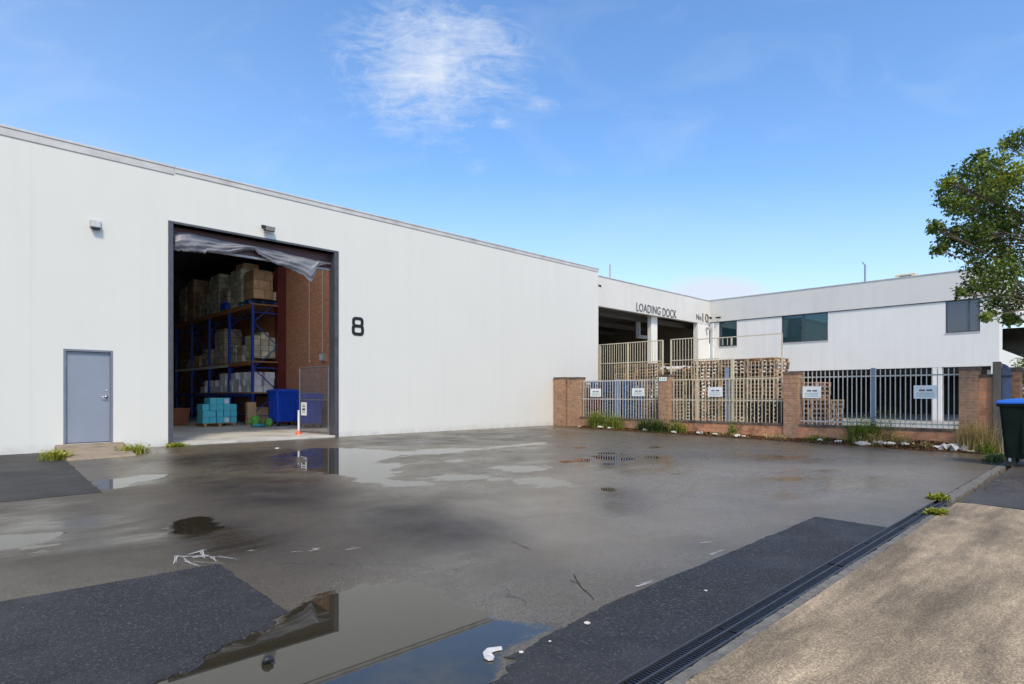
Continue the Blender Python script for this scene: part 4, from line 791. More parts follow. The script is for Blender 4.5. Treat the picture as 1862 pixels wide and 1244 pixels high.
bx('undercroft_side', 'shade', nb, UR+.03, 47, VD-.3, VD, 0, 2.42); bx('beam', 'white2', nb, UR+.6, UR+1.0, vC+.1, vC+.5, 2.1, 2.42)
va, vb = onu(1695, 700, UR+.1)[0], onu(1713, 700, UR+.1)[0]; bx('column', 'white2', nb, UR+.04, UR+.5, vb, va, 0, 2.58, bevel=.01)
bx('column', 'white2', nb, UR+.04, UR+.4, vC+.02, vC+.3, 0, 2.58, bevel=.01)
b = MB(); b.box(21.9, 60, VD+.25, 34, 6.75, 6.85); b.box(UR+.22, 60, vC+.22, VD+.25, 6.75, 6.85); b.build('roof', 'cap', nb)
b = MB(); b.box(21.9, UR-.04, VD-.03, VD+.28, 7.0, 7.04); b.box(UR-.06, UR+.25, vC-.03, VD-.03, 7.02, 7.06); b.box(UR+.25, 60, vC-.03, vC+.25, 7.02, 7.06); b.build('parapet_cap', 'cap', nb)
# dock interior
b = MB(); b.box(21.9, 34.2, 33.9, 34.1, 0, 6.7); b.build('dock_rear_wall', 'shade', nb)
bx('dock_side_wall', mat('brown_dock_wall', (.12, .10, .075), .85, 0, .15, 1), nb, UR, UR+.2, VD+.3, 34, 0, 6.7)
b = MB()
for v in (18.6, 21.5, 24.5, 27.5): b.box(22, 34, v, v+.2, 5.35, 5.6)
for v in (20, 23, 26): b.box(22, 34, v, v+.06, 5.8, 5.9)
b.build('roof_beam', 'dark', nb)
bx('dock_lining', 'darkroof', nb, 21.9, UR, VD+.25, 33.9, 6.2, 6.3)
ua, ub = onv(1183, 600, VD+.35)[0], onv(1194, 600, VD+.35)[0]; bx('dock_column', 'white2', nb, ua, ub, VD+.3, VD+.55, 0, 6.2, bevel=.01)
ua = onv(1161, 560, VD+1.4)[0]; b = MB(); b.box(ua-.25, ua-.1, VD+1.2, VD+1.4, 4.6, 5.9); b.box(ua-.25, ua+.55, VD+1.2, VD+1.4, 4.45, 4.62); b.build('duct', 'lightgrey', nb)
# windows
wnames = []
for i, (lo, hi) in enumerate(wins):
    wz0, wz1 = 4.17, 5.70
    b = MB(); f = .06; U = UR+.05
    b.box(U, U+.08, lo, hi, wz0, wz0+f); b.box(U, U+.08, lo, hi, wz1-f, wz1-.002); b.box(U, U+.08, lo, lo+f, wz0+f, wz1-f); b.box(U, U+.08, hi-f, hi, wz0+f, wz1-f)
    mull = [] if i == 0 else ([(lo+hi)/2+.05] if i == 1 else [lo+.42])
    for m_ in mull: b.box(U, U+.08, m_-.035, m_+.035, wz0+f, wz1-f)
    wf = b.build('window', 'steel', nb); bx('pane', 'glass2' if i == 2 else 'glass', wf, U+.04, U+.05, lo+f, hi-f, wz0+f, wz1-f); bx('sill', 'cap', wf, UR+.0, UR+.05, lo-.02, hi+.02, wz0-.04, wz0)
for px in (1545,):
    v_ = onu(px, 640, UR)[0]; bx('wall_joint', 'fascia', nb, UR+.027, UR+.03, v_-.006, v_+.006, 2.6, 5.65)
# lettering
vL = VD-.004
def flat_text(txt, pxa, pxb, ytop, ybot, nm):
    ua, z1 = onv(pxa, ytop, VD); ub, _ = onv(pxb, ytop, VD); _, z0 = onv(pxa, ybot, VD)
    return text_mesh(txt, nb, nm, 'letter', (ua, VD-.012, z0), (1, 0, 0), (0, 0, 1), ub-ua, z1-z0, .012)
flat_text('LOADING', 1157, 1200.5, 550.5, 565.5, 'lettering'); flat_text('DOCK', 1204.5, 1229.5, 560, 575, 'lettering')
flat_text('No', 1266, 1275, 571, 581, 'lettering'); flat_text('10', 1277, 1288, 569.5, 585, 'lettering')
# fixtures at the inner corner, downpipe
dp = atd(1297, 600, 1); v_, z_ = onu(1297, 577, UR-.1); b = MB(); b.tube((UR-.12, v_, 2.4), (UR-.12, v_, 5.62), .05, n=10); b.build('downpipe', 'whiteplast', nb)
v_, z_ = onu(1292, 578, UR-.3); o = thing('security_camera', (UR-.3, v_, z_), 'small dark security camera in the corner beside the number 10', 'camera')
b = MB(); b.box(UR-.36, UR-.22, v_-.06, v_+.06, z_-.07, z_+.04); b.build('body', 'black', o, .01); b = MB(); b.tube((UR-.3, v_, z_), (UR-.3, VD, z_+.12), .02); b.build('bracket', 'black', o)
u_, z_ = onv(1303, 577, 17.0); o = thing('corner_light', (UR-.05, 17.0, z_), 'dark twin lamp bracket on the office wall beside the downpipe', 'wall light')
b = MB(); b.bar((UR-.03, 16.95, z_+.0), (UR-.2, 16.95, z_), .03, .03); b.build('arm', 'steel', o); b = MB(); b.box(UR-.26, UR-.16, 16.8, 17.1, z_-.06, z_+.03); b.build('lamp_head', 'black', o, .01)
u_, z_ = onv(1284, 597, VD); o = thing('wall_horn', (u_, VD-.1, z_), 'small grey siren under the fascia near the number 10', 'siren'); b = MB(); b.tube((u_, VD-.02, z_), (u_, VD-.22, z_-.02), .06, .12, n=14); b.build('horn', 'lightgrey', o); bx('mount', 'lightgrey', o, u_-.04, u_+.04, VD-.03, VD+.02, z_-.04, z_+.04)
u_, z_ = 21.87, onv(1088, 517, VW)[1]; o = thing('security_camera', (21.9, VW+.1, z_), 'tiny black camera on the far corner of the warehouse', 'camera'); b = MB(); b.box(21.87, 21.98, VW+.05, VW+.15, z_-.03, z_+.03); b.build('mount', 'black', o); b = MB(); b.tube((21.93, VW+.1, z_-.02), (21.96, VW-.08, z_-.09), .045, .05, n=12); b.build('body', 'black', o)
# antennas and rooftop unit
u_, z_ = onv(1109.5, 481, VD+.4); o = thing('antenna_pole', (u_, VD+.4, 6.85), 'grey antenna pole standing on the loading dock roof', 'antenna'); b = MB(); b.tube((u_, VD+.4, 6.8), (u_, VD+.4, z_), .045, n=8); b.build('mast', 'lightgrey', o); bx('foot', 'cap', o, u_-.12, u_+.12, VD+.3, VD+.5, 6.85, 6.9)
v_, z_ = onu(1573, 477, UR+.5); o = thing('antenna_pole', (UR+.5, v_, 6.85), 'grey antenna pole standing on the office roof', 'antenna'); b = MB(); b.tube((UR+.5, v_, 6.8), (UR+.5, v_, z_-.15), .045, n=8); b.tube((UR+.5, v_, z_-.15), (UR+.5, v_+.12, z_+.02), .03); b.build('mast', 'bluepost', o); bx('foot', 'cap', o, UR+.38, UR+.62, v_-.12, v_+.12, 6.85, 6.9)
v0, z0 = onu(1628, 499, UR+3.5); v1, _ = onu(1665, 499, UR+3.5); z1 = onu(1645, 498, UR+3.5)[1]
o = thing('rooftop_unit', (UR+4, (v0+v1)/2, 6.85), 'pale rooftop air conditioning unit behind the office parapet', 'air conditioner'); bx('housing', 'cream', o, UR+3.5, UR+5, v1, v0, 6.85, z1, bevel=.02); bx('grille', 'steel', o, UR+3.46, UR+3.5, v1+.2, v0-.2, 6.95, z1-.1)
# high bay lamps in the dock
for px, py, vd, r, l_ in ((1161, 603, 24, .17, 'brightest round lamp hanging in the loading dock'), (1104.5, 612, 31, .12, 'leftmost lamp hanging in the loading dock'), (1116, 610.5, 28, .17, 'wide lamp second from the left in the loading dock'), (1169, 613, 30, .12, 'lamp below the bright one in the loading dock'), (1170, 625, 27, .14, 'yellowish lamp just above the cream railing')):
    u_, z_ = onv(px, py, vd); o = thing('high_bay_lamp', (u_, vd, z_), l_, 'lamp', 'lamps hanging in the loading dock'); b = MB(); b.tube((u_, vd, z_-.05), (u_, vd, z_+.05), r, r*.8, n=16); b.build('diffuser', 'lampglow', o); b = MB(); b.tube((u_, vd, z_+.05), (u_, vd, z_+.25), r*.8, .05, n=12); b.tube((u_, vd, z_+.25), (u_, vd, 6.2), .01); b.build('housing', 'steel', o)

# ================================================================== FENCE
UF = 18.81
bf = thing('brick_fence', (UF, 9, 0), 'low tan brick wall with tall square brick pillars along the far side of the yard', 'brick wall')
def fv(px): return onu(px, 700, UF)[0]
def pil(pa, pb, ytop, m='brick', th=.42, cap=True):
    va, vb = fv(pa), fv(pb); zt_ = onu((pa+pb)/2, ytop, UF)[1]; b = MB(); b.box(UF-.06, UF-.06+th, vb, va, -.3, zt_-.08); q = b.build('pillar', m, bf, .006)
    bx('cap_course', 'coping', q, UF-.075, UF-.045+th, vb-.015, va+.015, zt_-.08, zt_, bevel=.005); return q
pil(1009, 1029, 686); pil(1033, 1054, 686); pil(1199.5, 1217, 681); pil(1425.5, 1452, 676); pil(1744, 1779.5, 668)
b = MB()
for a, c_, yt, m_ in ((1029, 1033, 694, 0), (1054, 1199.5, 757, 0), (1217, 1425.5, 762, 0), (1452, 1744, 776, 0)):
    va, vb = fv(a), fv(c_); zt_ = onu(a, 694, UF)[1] if a == 1029 else .40
    q = MB().box(UF, UF+.23, vb, va, -.3, zt_-.07).build('low_wall', 'brickor' if a > 1100 else 'brick', bf)
    bx('coping_course', 'coping', q, UF-.02, UF+.25, vb, va, zt_-.07, zt_, bevel=.004)
va, vb = fv(1779.5), fv(1805); zt_ = onu(1790, 686, UF)[1]; q = MB().box(UF, UF+.23, vb, va, -.3, zt_).build('side_wall', 'brickor', bf, .004); bx('coping_course', 'coping', q, UF-.02, UF+.25, vb, va, zt_, zt_+.07)
# steel fence panels
def panel(pa, pb, zb, zt_, rails, m, pitch, label, posts=(), spear=False, br=.011, bars_over=None, midm=None, extra=0):
    va, vb = fv(pa), fv(pb); o = thing('steel_fence_panel', (UF+.11, (va+vb)/2, zb), label, 'fence panel', 'steel fence panels between the brick pillars'); n = int((va-vb)/pitch)
    for i in range(1, n):
        v = va-(va-vb)*i/n; b = MB(); b.bar((UF+.11, v, zb), (UF+.11, v, zt_+extra), br*2, br*2)
        if spear: b.tube((UF+.11, v, zt_+extra), (UF+.11, v, zt_+extra+.07), br*1.1, .002, n=4)
        b.build('bar', m, o)
    for r in rails: bx('rail', midm or m, o, UF+.125, UF+.155, vb+.002, va-.002, r-.02, r+.02)
    for px, mm, w_, yt in posts:
        v = fv(px); z_ = onu(px, yt, UF)[1]; bx('post', mm, o, UF+.155, UF+.155+w_, v-w_/2, v+w_/2, zb-.35, z_)
    return o
zr = onu(1125, 692, UF)[1]; zm_ = onu(1125, 726, UF)[1]
panel(1054, 1199.5, .40, zr, (zr, zm_), 'greybar', .118, 'pale steel bar fence panel nearest the warehouse wall', posts=((1117, 'bluepost', .13, 689),), br=.010)
zr2 = onu(1320, 689, UF)[1]; zm2 = onu(1320, 728, UF)[1]
panel(1217, 1425.5, .40, zr2, (zr2, zm2), 'cream', .118, 'cream steel bar fence panel in front of the tallest pallet stacks', posts=((1317, 'bluepost', .11, 668), (1327, 'cream', .09, 652)), br=.010)
zr3 = onu(1600, 683.5, UF)[1]; zt3 = onu(1600, 674, UF)[1]
panel(1452, 1744, .40, zt3, (zr3, .50), 'greybar', .118, 'grey spear topped steel fence panel in front of the office undercroft', posts=((1584.5, 'bluepost', .11, 669),), spear=True, br=.011)
# signs
for i, (a, c_, t_, bb, l_) in enumerate(((1071, 1090.5, 707, 721.5, 'white notice on the fence nearest the warehouse wall'), (1147, 1169, 706, 720.5, 'white notice left of the brick pillar carrying the small plate'), (1285, 1311.5, 704, 721.5, 'white notice in front of the tallest pallet stacks'),
                                   (1457.5, 1491, 703, 724, 'white notice in front of the short pinkish pallet stack'), (1660, 1703, 701, 725, 'white notice at the right end of the fence in front of the white column'))):
    va, vb = fv(a), fv(c_); z1 = onu(a, t_, UF)[1]; z0 = onu(a, bb, UF)[1]; o = thing('notice_sign', (UF+.08, (va+vb)/2, z0), l_, 'sign', 'white notices on the steel fence')
    bx('board', 'signw', o, UF+.078, UF+.088, vb, va, z0, z1, bevel=.002); w_ = va-vb; h_ = z1-z0; X = UF+.0765; b = MB()
    for s0, s1 in ((.24, .49), (.55, .80)):
        n_ = 5
        for k in range(n_): q0 = s0+(s1-s0)*k/n_; b.box(X, X+.0012, va-w_*(q0+(s1-s0)/n_*.86), va-w_*q0, z0+h_*.56, z0+h_*.70)
    b.build('heading', 'ink', o); b = MB()
    for row, (y0, y1) in enumerate(((.38, .46), (.25, .33), (.13, .20))):
        s = .13
        while s < .84: e = min(.88, s+random.uniform(.05, .14)); b.box(X, X+.0012, va-w_*e, va-w_*s, z0+h_*y0, z0+h_*y1); s = e+.025
    b.build('small_print', 'inkpale', o)
va, vb = fv(1200.5), fv(1214); z1 = onu(1207, 686, UF)[1]; z0 = onu(1207, 693, UF)[1]; o = thing('number_plate', (UF-.08, va, z0), 'small pale plate fixed near the top of the narrow middle brick pillar', 'plate'); bx('board', 'signw', o, UF-.072, UF-.061, vb, va, z0, z1)
b = MB()
for s in (.15, .42, .68): b.box(UF-.074, UF-.0725, va-(va-vb)*(s+.15), va-(va-vb)*s, z0+.03, z1-.03)
b.build('marks', 'inkpale', o)
# timber post, blue-grey gate, far pillar
va, vb = fv(1806), fv(1821); zt_ = onu(1812, 658, UF)[1]; tag(MB().box(UF-.1, UF+.06, vb, va, -.3, zt_).build('timber_post', 'postwood', None, .01), 'weathered grey timber gate post beside the green bin', 'post')
v0, v1 = fv(1822), fv(1839); zt_ = onu(1826, 661, UF)[1]; o = thing('panel_gate', (UF, v0, 0), 'blue grey metal gate with rounded top corner behind the green bin', 'gate')
n = 10; pts = [(v0, -.1), (v1, -.1), (v1, zt_-.25)]+[(v1+(.2)*(1-math.cos(math.radians(90*i/n))), zt_-.25+.25*math.sin(math.radians(90*i/n))) for i in range(n+1)]+[(v0, zt_)]
b = MB(); b.add([(UF+.0, p[0], p[1]) for p in pts]+[(UF+.05, p[0], p[1]) for p in pts], [tuple(range(len(pts)))]+[tuple(range(2*len(pts)-1, len(pts)-1, -1))]+[(i, (i+1) % len(pts), len(pts)+(i+1) % len(pts), len(pts)+i) for i in range(len(pts))]); b.build('leaf', 'bluegate', o)
bx('hinge_strap', 'black', o, UF-.02, UF, fv(1842), v0+.01, zt_-.33, zt_-.29)
va, vb = fv(1835), fv(1853); zt_ = onu(1845, 668, UF+.35)[1]; o = thing('brick_pillar', (UF+.35, va, 0), 'orange brick gate pillar behind the green bin', 'brick pillar'); bx('shaft', 'brickor', o, UF+.3, UF+.72, vb, va, -.3, zt_-.1, bevel=.005); bx('cap_course', 'coping', o, UF+.28, UF+.74, vb-.02, va+.02, zt_-.1, zt_)
# small white van-height wall panel at far right
q = atd(1862, 700, 22); o = thing('white_cabinet', (q.x, q.y-.4, -.1), 'pale metal cabinet just visible past the right brick pillar', 'cabinet'); bx('housing', 'lightgrey', o, q.x-.3, q.x+.5, q.y-1.0, q.y+.12, -.1, 1.65, bevel=.02); bx('door', 'whiteplast', o, q.x-.315, q.x-.3, q.y-.9, q.y+.05, .05, 1.55)
# big bin at the right
p = ong(1812, 838); wheelie((15.75, 1.05, gz(1.6)+.01), .42, .68, 1.30, 'bingreen', 'lidblue', 'large dark green wheeled bin with a blue lid under the tree')

# ================================================================== CREAM SECURITY SCREEN
UC = 22.3
sc_ = thing('security_screen', (UC, 13, 0), 'tall cream steel bar security screen and gate frame behind the fence', 'railing')
def cv_(px): return onu(px, 650, UC)[0]
zTop = onu(1142, 623.5, UC)[1]; zMid = onu(1142, 659.5, UC)[1]
def bars(pa, pb, z0, z1, pitch=.125, r=.011):
    va, vb = cv_(pa), cv_(pb); n = max(1, int((va-vb)/pitch)); 
    for i in range(1, n): v = va-(va-vb)*i/n; MB().bar((UC, v, z0), (UC, v, z1), .019, .019).build('bar', 'cream', sc_)
def rail(pa, pb, z): va, vb = cv_(pa), cv_(pb); bx('rail', 'cream', sc_, UC-.02, UC+.02, vb, va, z-.018, z+.018)
bars(1085, 1205, 1.2, zTop); rail(1083, 1205, zTop); rail(1083, 1205, zMid)
bars(1221, 1330, 1.9, zMid); bars(1221, 1268, zMid, zTop); rail(1220, 1268, zTop); rail(1220, 1306, zMid)
zH = onu(1330, 613, UC)[1]; rail(1268, 1422, zH)
bars(1327, 1422, 0, zMid-.15, .14)
for px, zz_, z0_ in ((1091, zTop, 0), (1142, zTop, 0), (1205, zTop, 0), (1220.5, zTop, 0), (1268, zTop, 0), (1306, zH, zH-.32), (1330, zH, zH-.32), (1422, zH, 0)):
    v = cv_(px); q_ = .02 if px > 1300 else .028; bx('post', 'cream', sc_, UC-q_, UC+q_, v-q_, v+q_, z0_, zz_)
v0_, v1_ = cv_(1306), cv_(1330)
bars(1306, 1340, zH-.3, zH, .18)

# ================================================================== PALLET STACKS
def stack(u, v, n, mats, desc, group, z0=0.0, h=.142, jit=.03, rz0=0):
    for i in range(n):
        m_ = mats[i % len(mats)] if len(mats) < 4 else mats[(i*7+int(v*10)) % len(mats)]
        pallet(u+random.uniform(-jit, jit), v+random.uniform(-jit, jit), z0+i*h, m_, f'{ordn(i)} pallet of {n} in the {desc}' if i else f'bottom pallet in the {desc}', group, rz0+random.choice((0, math.pi/2))*0+math.pi/2+random.uniform(-.02, .02))
mixw = ['pal1', 'pal2', 'pal1', 'palgrey', 'pal3']
stack(21.2, 16.0, 13, ['palblue'], 'blue stack close to the warehouse wall', 'blue pallets behind the fence')
stack(20.9, 14.75, 13, ['palblue', 'palblue', 'palblue'], 'blue stack behind the pale blue fence post', 'blue pallets behind the fence')
stack(19.75, 16.0, 11, ['palred'], 'dark red stack behind the brick pillars', 'dark red pallets behind the fence')
stack(23.7, 16.1, 19, mixw, 'tall stack left of the white dock column', 'wooden pallets behind the cream screen')
stack(23.7, 14.9, 19, mixw, 'tall stack under the white dock column', 'wooden pallets behind the cream screen')
stack(23.6, 13.55, 17, ['palgrey', 'pal1', 'palgrey', 'pal2'], 'shorter grey stack topped by white plastic', 'wooden pallets behind the cream screen')
stack(23.5, 12.0, 19, ['pal1', 'palgrey', 'pal2', 'pal3'], 'tallest row, first stack from the left', 'wooden pallets behind the cream screen')
stack(23.4, 10.78, 19, mixw, 'tallest row, middle stack', 'wooden pallets behind the cream screen')
stack(23.3, 9.56, 19, ['pal3', 'pal2', 'pal3', 'palgrey'], 'tallest row, right end stack', 'wooden pallets behind the cream screen')
stack(20.2, 12.3, 8, ['palgrey', 'pal1'], 'low weathered stack right of the middle brick pillar', 'low pallets behind the fence')
stack(20.6, 8.35, 8, ['palblack'], 'black plastic stack left of the tan pillar', 'black pallets behind the fence')
for px, nn, uu_, mm, ds in ((1465, 12, 21.0, ['pal1', 'palgrey', 'pal3'], 'brown stack right of the tan pillar'), (1487, 8, 20.3, ['pal3', 'pal2'], 'short pinkish stack beside the grey fence bars')):
    stack(uu_, onu(px, 700, uu_)[0], nn, mm, ds, 'short pallet stacks right of the tan pillar')
# white plastic sheet over a stack
b = MB(); nx = 12
for i in range(nx+1):
    for j in range(nx+1): b.v.append((23.0+1.3*i/nx, 13.0+1.2*j/nx, 17*.142+.06+.05*math.sin(i*1.3+j)+random.uniform(-.02, .03)-(.25 if i == 0 else 0)*random.random()))
b.f = [(i*(nx+1)+j, (i+1)*(nx+1)+j, (i+1)*(nx+1)+j+1, i*(nx+1)+j+1) for i in range(nx) for j in range(nx)]
o = b.build('plastic_sheet', 'litter', smooth=True); sm = o.modifiers.new('thickness', 'SOLIDIFY'); sm.thickness = .01; tag(o, 'crumpled white plastic sheet lying on the shorter grey pallet stack', 'plastic sheet')

# ================================================================== TREE
def leafblob(V, Fc, A, c, r, n, size, flat=.8, tone=.5):
    """n leaves scattered in sprays round a twig centre"""
    sub = max(1, n//22); sc = rng.normal(0, 1, (sub, 3)); sc /= np.linalg.norm(sc, axis=1)[:, None]+1e-6; sc *= (rng.random((sub, 1))**.45)*r; sc[:, 2] *= flat
    for k in range(sub):
        tt = np.clip(tone+rng.normal(0, .16), 0, 1); m_ = n//sub; o_ = rng.normal(0, r*.16+.03, (m_, 3)); P_ = np.array(c)+sc[k]+o_
        d1 = rng.normal(0, 1, (m_, 3)); d1[:, 2] -= .3; d1 /= np.linalg.norm(d1, axis=1)[:, None]; d2 = np.cross(d1, rng.normal(0, 1, (m_, 3))); d2 /= np.linalg.norm(d2, axis=1)[:, None]; s = size*(.6+.8*rng.random((m_, 1)))
        nrm = np.cross(d1, d2); base = len(V)//1
        q = np.stack([P_-d1*s*.5, P_+d2*s*.26+nrm*s*.08, P_+d1*s*.55, P_-d2*s*.26+nrm*s*.08], 1).reshape(-1, 3)
        V.extend(map(tuple, q)); a_ = np.clip(tt+rng.normal(0, .12, m_), 0, 1); A.extend(np.repeat(a_, 4).tolist())
        Fc.extend([(base+4*i, base+4*i+1, base+4*i+2, base+4*i+3) for i in range(m_)])
TD = 13.0
tr = thing('tree', (18.3, -.6, -.2), 'leafy green street tree overhanging the right side of the yard', 'tree')
root = Vector((18.3, -.6, -.2)); tb = MB(); fork = root+Vector((-.15, .1, 2.6)); tb.tube(root, root+Vector((0, 0, .5)), .24, .19, n=12); tb.tube(root+Vector((0, 0, .5)), fork, .19, .15, n=12)
clumps = [(1735, 340, 30), (1765, 312, 24), (1782, 287, 13), (1800, 300, 28), (1835, 322, 38), (1848, 262, 24), (1824, 262, 8), (1782, 352, 42), (1740, 372, 24), (1722, 366, 9), (1795, 400, 46), (1722, 428, 24), (1702, 412, 12), (1692, 416, 7), (1706, 454, 11), (1755, 440, 32), (1802, 448, 42), (1843, 400, 42),
          (1778, 488, 24), (1822, 500, 38), (1850, 540, 32), (1762, 528, 16), (1744, 534, 8), (1802, 555, 18), (1790, 577, 10), (1838, 580, 14), (1852, 470, 40), (1728, 330, 10), (1760, 372, 26), (1815, 345, 34), (1775, 420, 26), (1795, 520, 22)]
V_, F_, A_ = [], [], []
limbs = []
for px, py, r in clumps:
    dd = TD+random.uniform(-1.0, 1.3); c = atd(px, py, dd); rr = r/F*dd*.98
    leafblob(V_, F_, A_, c, rr, int(100+rr*rr*3600), .085, .8, random.choice([.3, .4, .5, .75])); limbs.append((c, rr))
for i in range(85):   # the rest of the crown, beyond the right edge of the photograph
    a = random.uniform(0, 2*math.pi); h = random.uniform(-1, 1); q = (1-h*h)**.5*random.uniform(.35, 1); c = root+Vector((.9+2.7*q*math.cos(a), -1.0+2.8*q*math.sin(a), 5.6+2.6*h))
    dpx = CX+F*(c.dot(RT))/max(1, c.dot(FW))
    if dpx < 1862-30: continue
    rr = random.uniform(.45, .8); leafblob(V_, F_, A_, c, rr, 600, .10, .8, random.choice([.3, .45, .6])); 
    if i % 3 == 0: limbs.append((c, rr))
nodes = [fork+Vector(x) for x in ((-.9, .5, 1.0), (-.4, .9, 1.9), (.5, -.3, 1.5), (.2, .5, 2.6), (1.0, -.9, 1.7), (-.6, 1.3, .7))]
for q in nodes: m1 = fork.lerp(q, .5)+Vector((0, 0, -.1)); tb.tube(fork, m1, .09, .06, n=8); tb.tube(m1, q, .06, .03, n=8)
for c, rr in limbs:
    q = min(nodes, key=lambda n_: (n_-c).length); m1 = q.lerp(c, .5)+Vector((random.uniform(-.1, .1), random.uniform(-.1, .1), .1)); tb.tube(q, m1, .026, .016, n=6); tb.tube(m1, c, .016, .006, n=6)
    for k in range(6):
        e = c+Vector([random.gauss(0, 1) for _ in range(3)]).normalized()*rr*random.uniform(.5, 1.05); tb.tube(m1.lerp(c, random.uniform(.4, 1)), e, .008, .003, n=4, cap=False)
tb.build('trunk', 'barkb', tr, smooth=True)
b = MB(); b.v, b.f, b.a = V_, F_, A_; b.build('crown', 'leaf', tr)

V_, F_, A_ = [], [], []
sc0 = atd(1868, 660, 19.0)
for i in range(16): leafblob(V_, F_, A_, sc0+Vector((random.gauss(0, .45), random.gauss(0, .45), random.uniform(-1.6, .25))), .34, 260, .075, .9, random.choice([.3, .45, .6]))
sh_ = thing('shrub', (sc0.x, sc0.y, -.2), 'green shrub growing behind the orange gate pillar', 'shrub'); b = MB(); b.v, b.f, b.a = V_, F_, A_; b.build('foliage', 'leaf', sh_); b = MB()
for k in range(5): b.tube((sc0.x+random.uniform(-.1, .1), sc0.y+random.uniform(-.1, .1), -.25), sc0+Vector((random.gauss(0, .35), random.gauss(0, .35), -.3)), .02, .008, n=6)
b.build('stem', 'barkb', sh_)

# ================================================================== WEEDS, LITTER
def weed(name, c, w_, h, n, m_, label, cat='weed', leafy=.5, group='weeds at the foot of the brick fence', seed=0, lean=(0, 0)):
    r = random.Random(seed+int(c[0]*100)); b = MB(); A = []
    for i in range(n):
        x, y_ = c[0]+r.gauss(0, w_[0]), c[1]+r.gauss(0, w_[1]); hh = h*r.uniform(.35, 1.0); a = r.uniform(0, 6.28); bend = r.uniform(.1, .7)*hh; dx, dy = math.cos(a), math.sin(a); wd = r.uniform(.004, .009); tone = r.random()
        pts = [Vector((x+dx*bend*t*t+lean[0]*t*hh, y_+dy*bend*t*t+lean[1]*t*hh, c[2]+hh*(t-.25*t*t*bend/hh))) for t in (0, .35, .7, 1)]
        o_ = len(b.v); s_ = Vector((-dy, dx, 0))
        for k, p_ in enumerate(pts): ww = wd*(1-.3*k) if k < 3 else .0008; b.v += [tuple(p_-s_*ww), tuple(p_+s_*ww)]; A += [tone, tone]
        b.f += [(o_+2*k, o_+2*k+1, o_+2*k+3, o_+2*k+2) for k in range(3)]
        if r.random() < leafy:
            for k in range(4):
                p_ = pts[1].lerp(pts[3], r.random()); d = Vector((r.gauss(0, 1), r.gauss(0, 1), r.uniform(-.1, .7))).normalized(); s2 = d.cross(Vector((0, 0, 1))).normalized(); L_ = r.uniform(.03, .075); o_ = len(b.v); t2 = min(1, max(0, tone+r.gauss(0, .2)))
                b.v += [tuple(p_), tuple(p_+d*L_*.5+s2*L_*.28), tuple(p_+d*L_), tuple(p_+d*L_*.5-s2*L_*.28)]; A += [t2]*4; b.f.append((o_, o_+1, o_+2, o_+3))
    b.a = A; return tag(b.build(name, m_), label, cat, group)
def fc(px, off=.22): v = fv(px); return (UF-off, v, gz(v))
def wd(px, wpx, hpx, n, m_, label, off=.22, leafy=.6, seed=0):
    c = fc(px, off); k = 1/ (F/(c[0]*FW.x+c[1]*FW.y)); return weed('weed_clump', c, (.09, wpx*k/2.2), hpx*k, n, m_, label, leafy=leafy, seed=seed)
wd(1090, 18, 40, 420, 'weed', 'bright green bushy weed between the warehouse wall and the middle pillar', leafy=.9)
wd(1122, 20, 36, 340, 'weed', 'yellow green grassy weed just right of the bright green bush', leafy=.6)
wd(1103, 30, 10, 200, 'dry', 'low strip of weeds joining the two green bushes', leafy=.5)
wd(1178, 16, 26, 360, 'weedd', 'dark trailing weed left of the middle pillar base', leafy=.9)
wd(1205, 28, 28, 520, 'weedd', 'spreading dark green weed in front of the middle pillar', off=.4, leafy=.9)
wd(1238, 16, 26, 300, 'weed', 'light green tuft just right of the middle pillar', leafy=.7)
wd(1190, 5, 50, 60, 'weedd', 'tall thin weed climbing the fence beside the middle pillar', off=-.12, leafy=1)
wd(1338, 5, 34, 110, 'weed', 'single upright tuft growing before the cream post', leafy=.6)
wd(1490, 22, 16, 180, 'weed', 'yellowish weed clump right of the tan pillar', leafy=.6)
wd(1572, 24, 58, 560, 'weed', 'largest dark green bush against the low wall under the blue post', off=.15, leafy=1)
wd(1592, 20, 28, 200, 'dry', 'dried weed beside the largest dark bush', off=.35, leafy=.8)
wd(1614, 24, 80, 90, 'weed', 'tall spindly weed with yellow tips rising past the fence rail', off=.0, leafy=1)
wd(1640, 18, 30, 200, 'dry', 'brown dried weed right of the spindly one', off=.2, leafy=.5)
wd(1690, 20, 16, 200, 'dry', 'low brown dead weeds between the white litter and the fence', off=.3, leafy=.3)
wd(1420, 20, 14, 160, 'dry', 'low dried weeds at the foot of the tan pillar', off=.3, leafy=.3)
wd(1330, 40, 10, 220, 'dry', 'thin band of dead grass below the tallest pallet stacks', off=.35, leafy=.3)
wd(1782, 30, 72, 900, 'dry', 'tall straw coloured dry grass at the right brick pillar', off=.3, leafy=.05)
wd(1800, 12, 26, 200, 'weed', 'green grass mixed beside the dry straw grass', off=.5, leafy=.4)
c = (16.6, 1.9, gz(1.9)); weed('weed_clump', c, (.35, .08), .18, 260, 'weedd', 'low dark weeds running along the kerb to the green bin', leafy=.7)
for px, py, w_, h_, lb, m_ in ((103, 836, .11, .24, 'bright yellow green tuft at the left corner of the concrete ramp', 'weed'), (242, 824, .13, .22, 'bright yellow green tuft at the right side of the concrete ramp', 'weed'), (322, 812, .10, .10, 'small moss tuft at the left foot of the goods doorway', 'weed'), (1706, 908, .05, .05, 'little yellow green tuft at the far end of the trench drain', 'weed'), (1702, 936, .035, .06, 'grass tuft on the footpath edge beside the drain end', 'weed')):
    c = ong(px, py); weed('grass_tuft', c, (w_, w_), h_, 330, 'tuft', lb, 'grass tuft', .5, 'grass tufts growing from cracks')
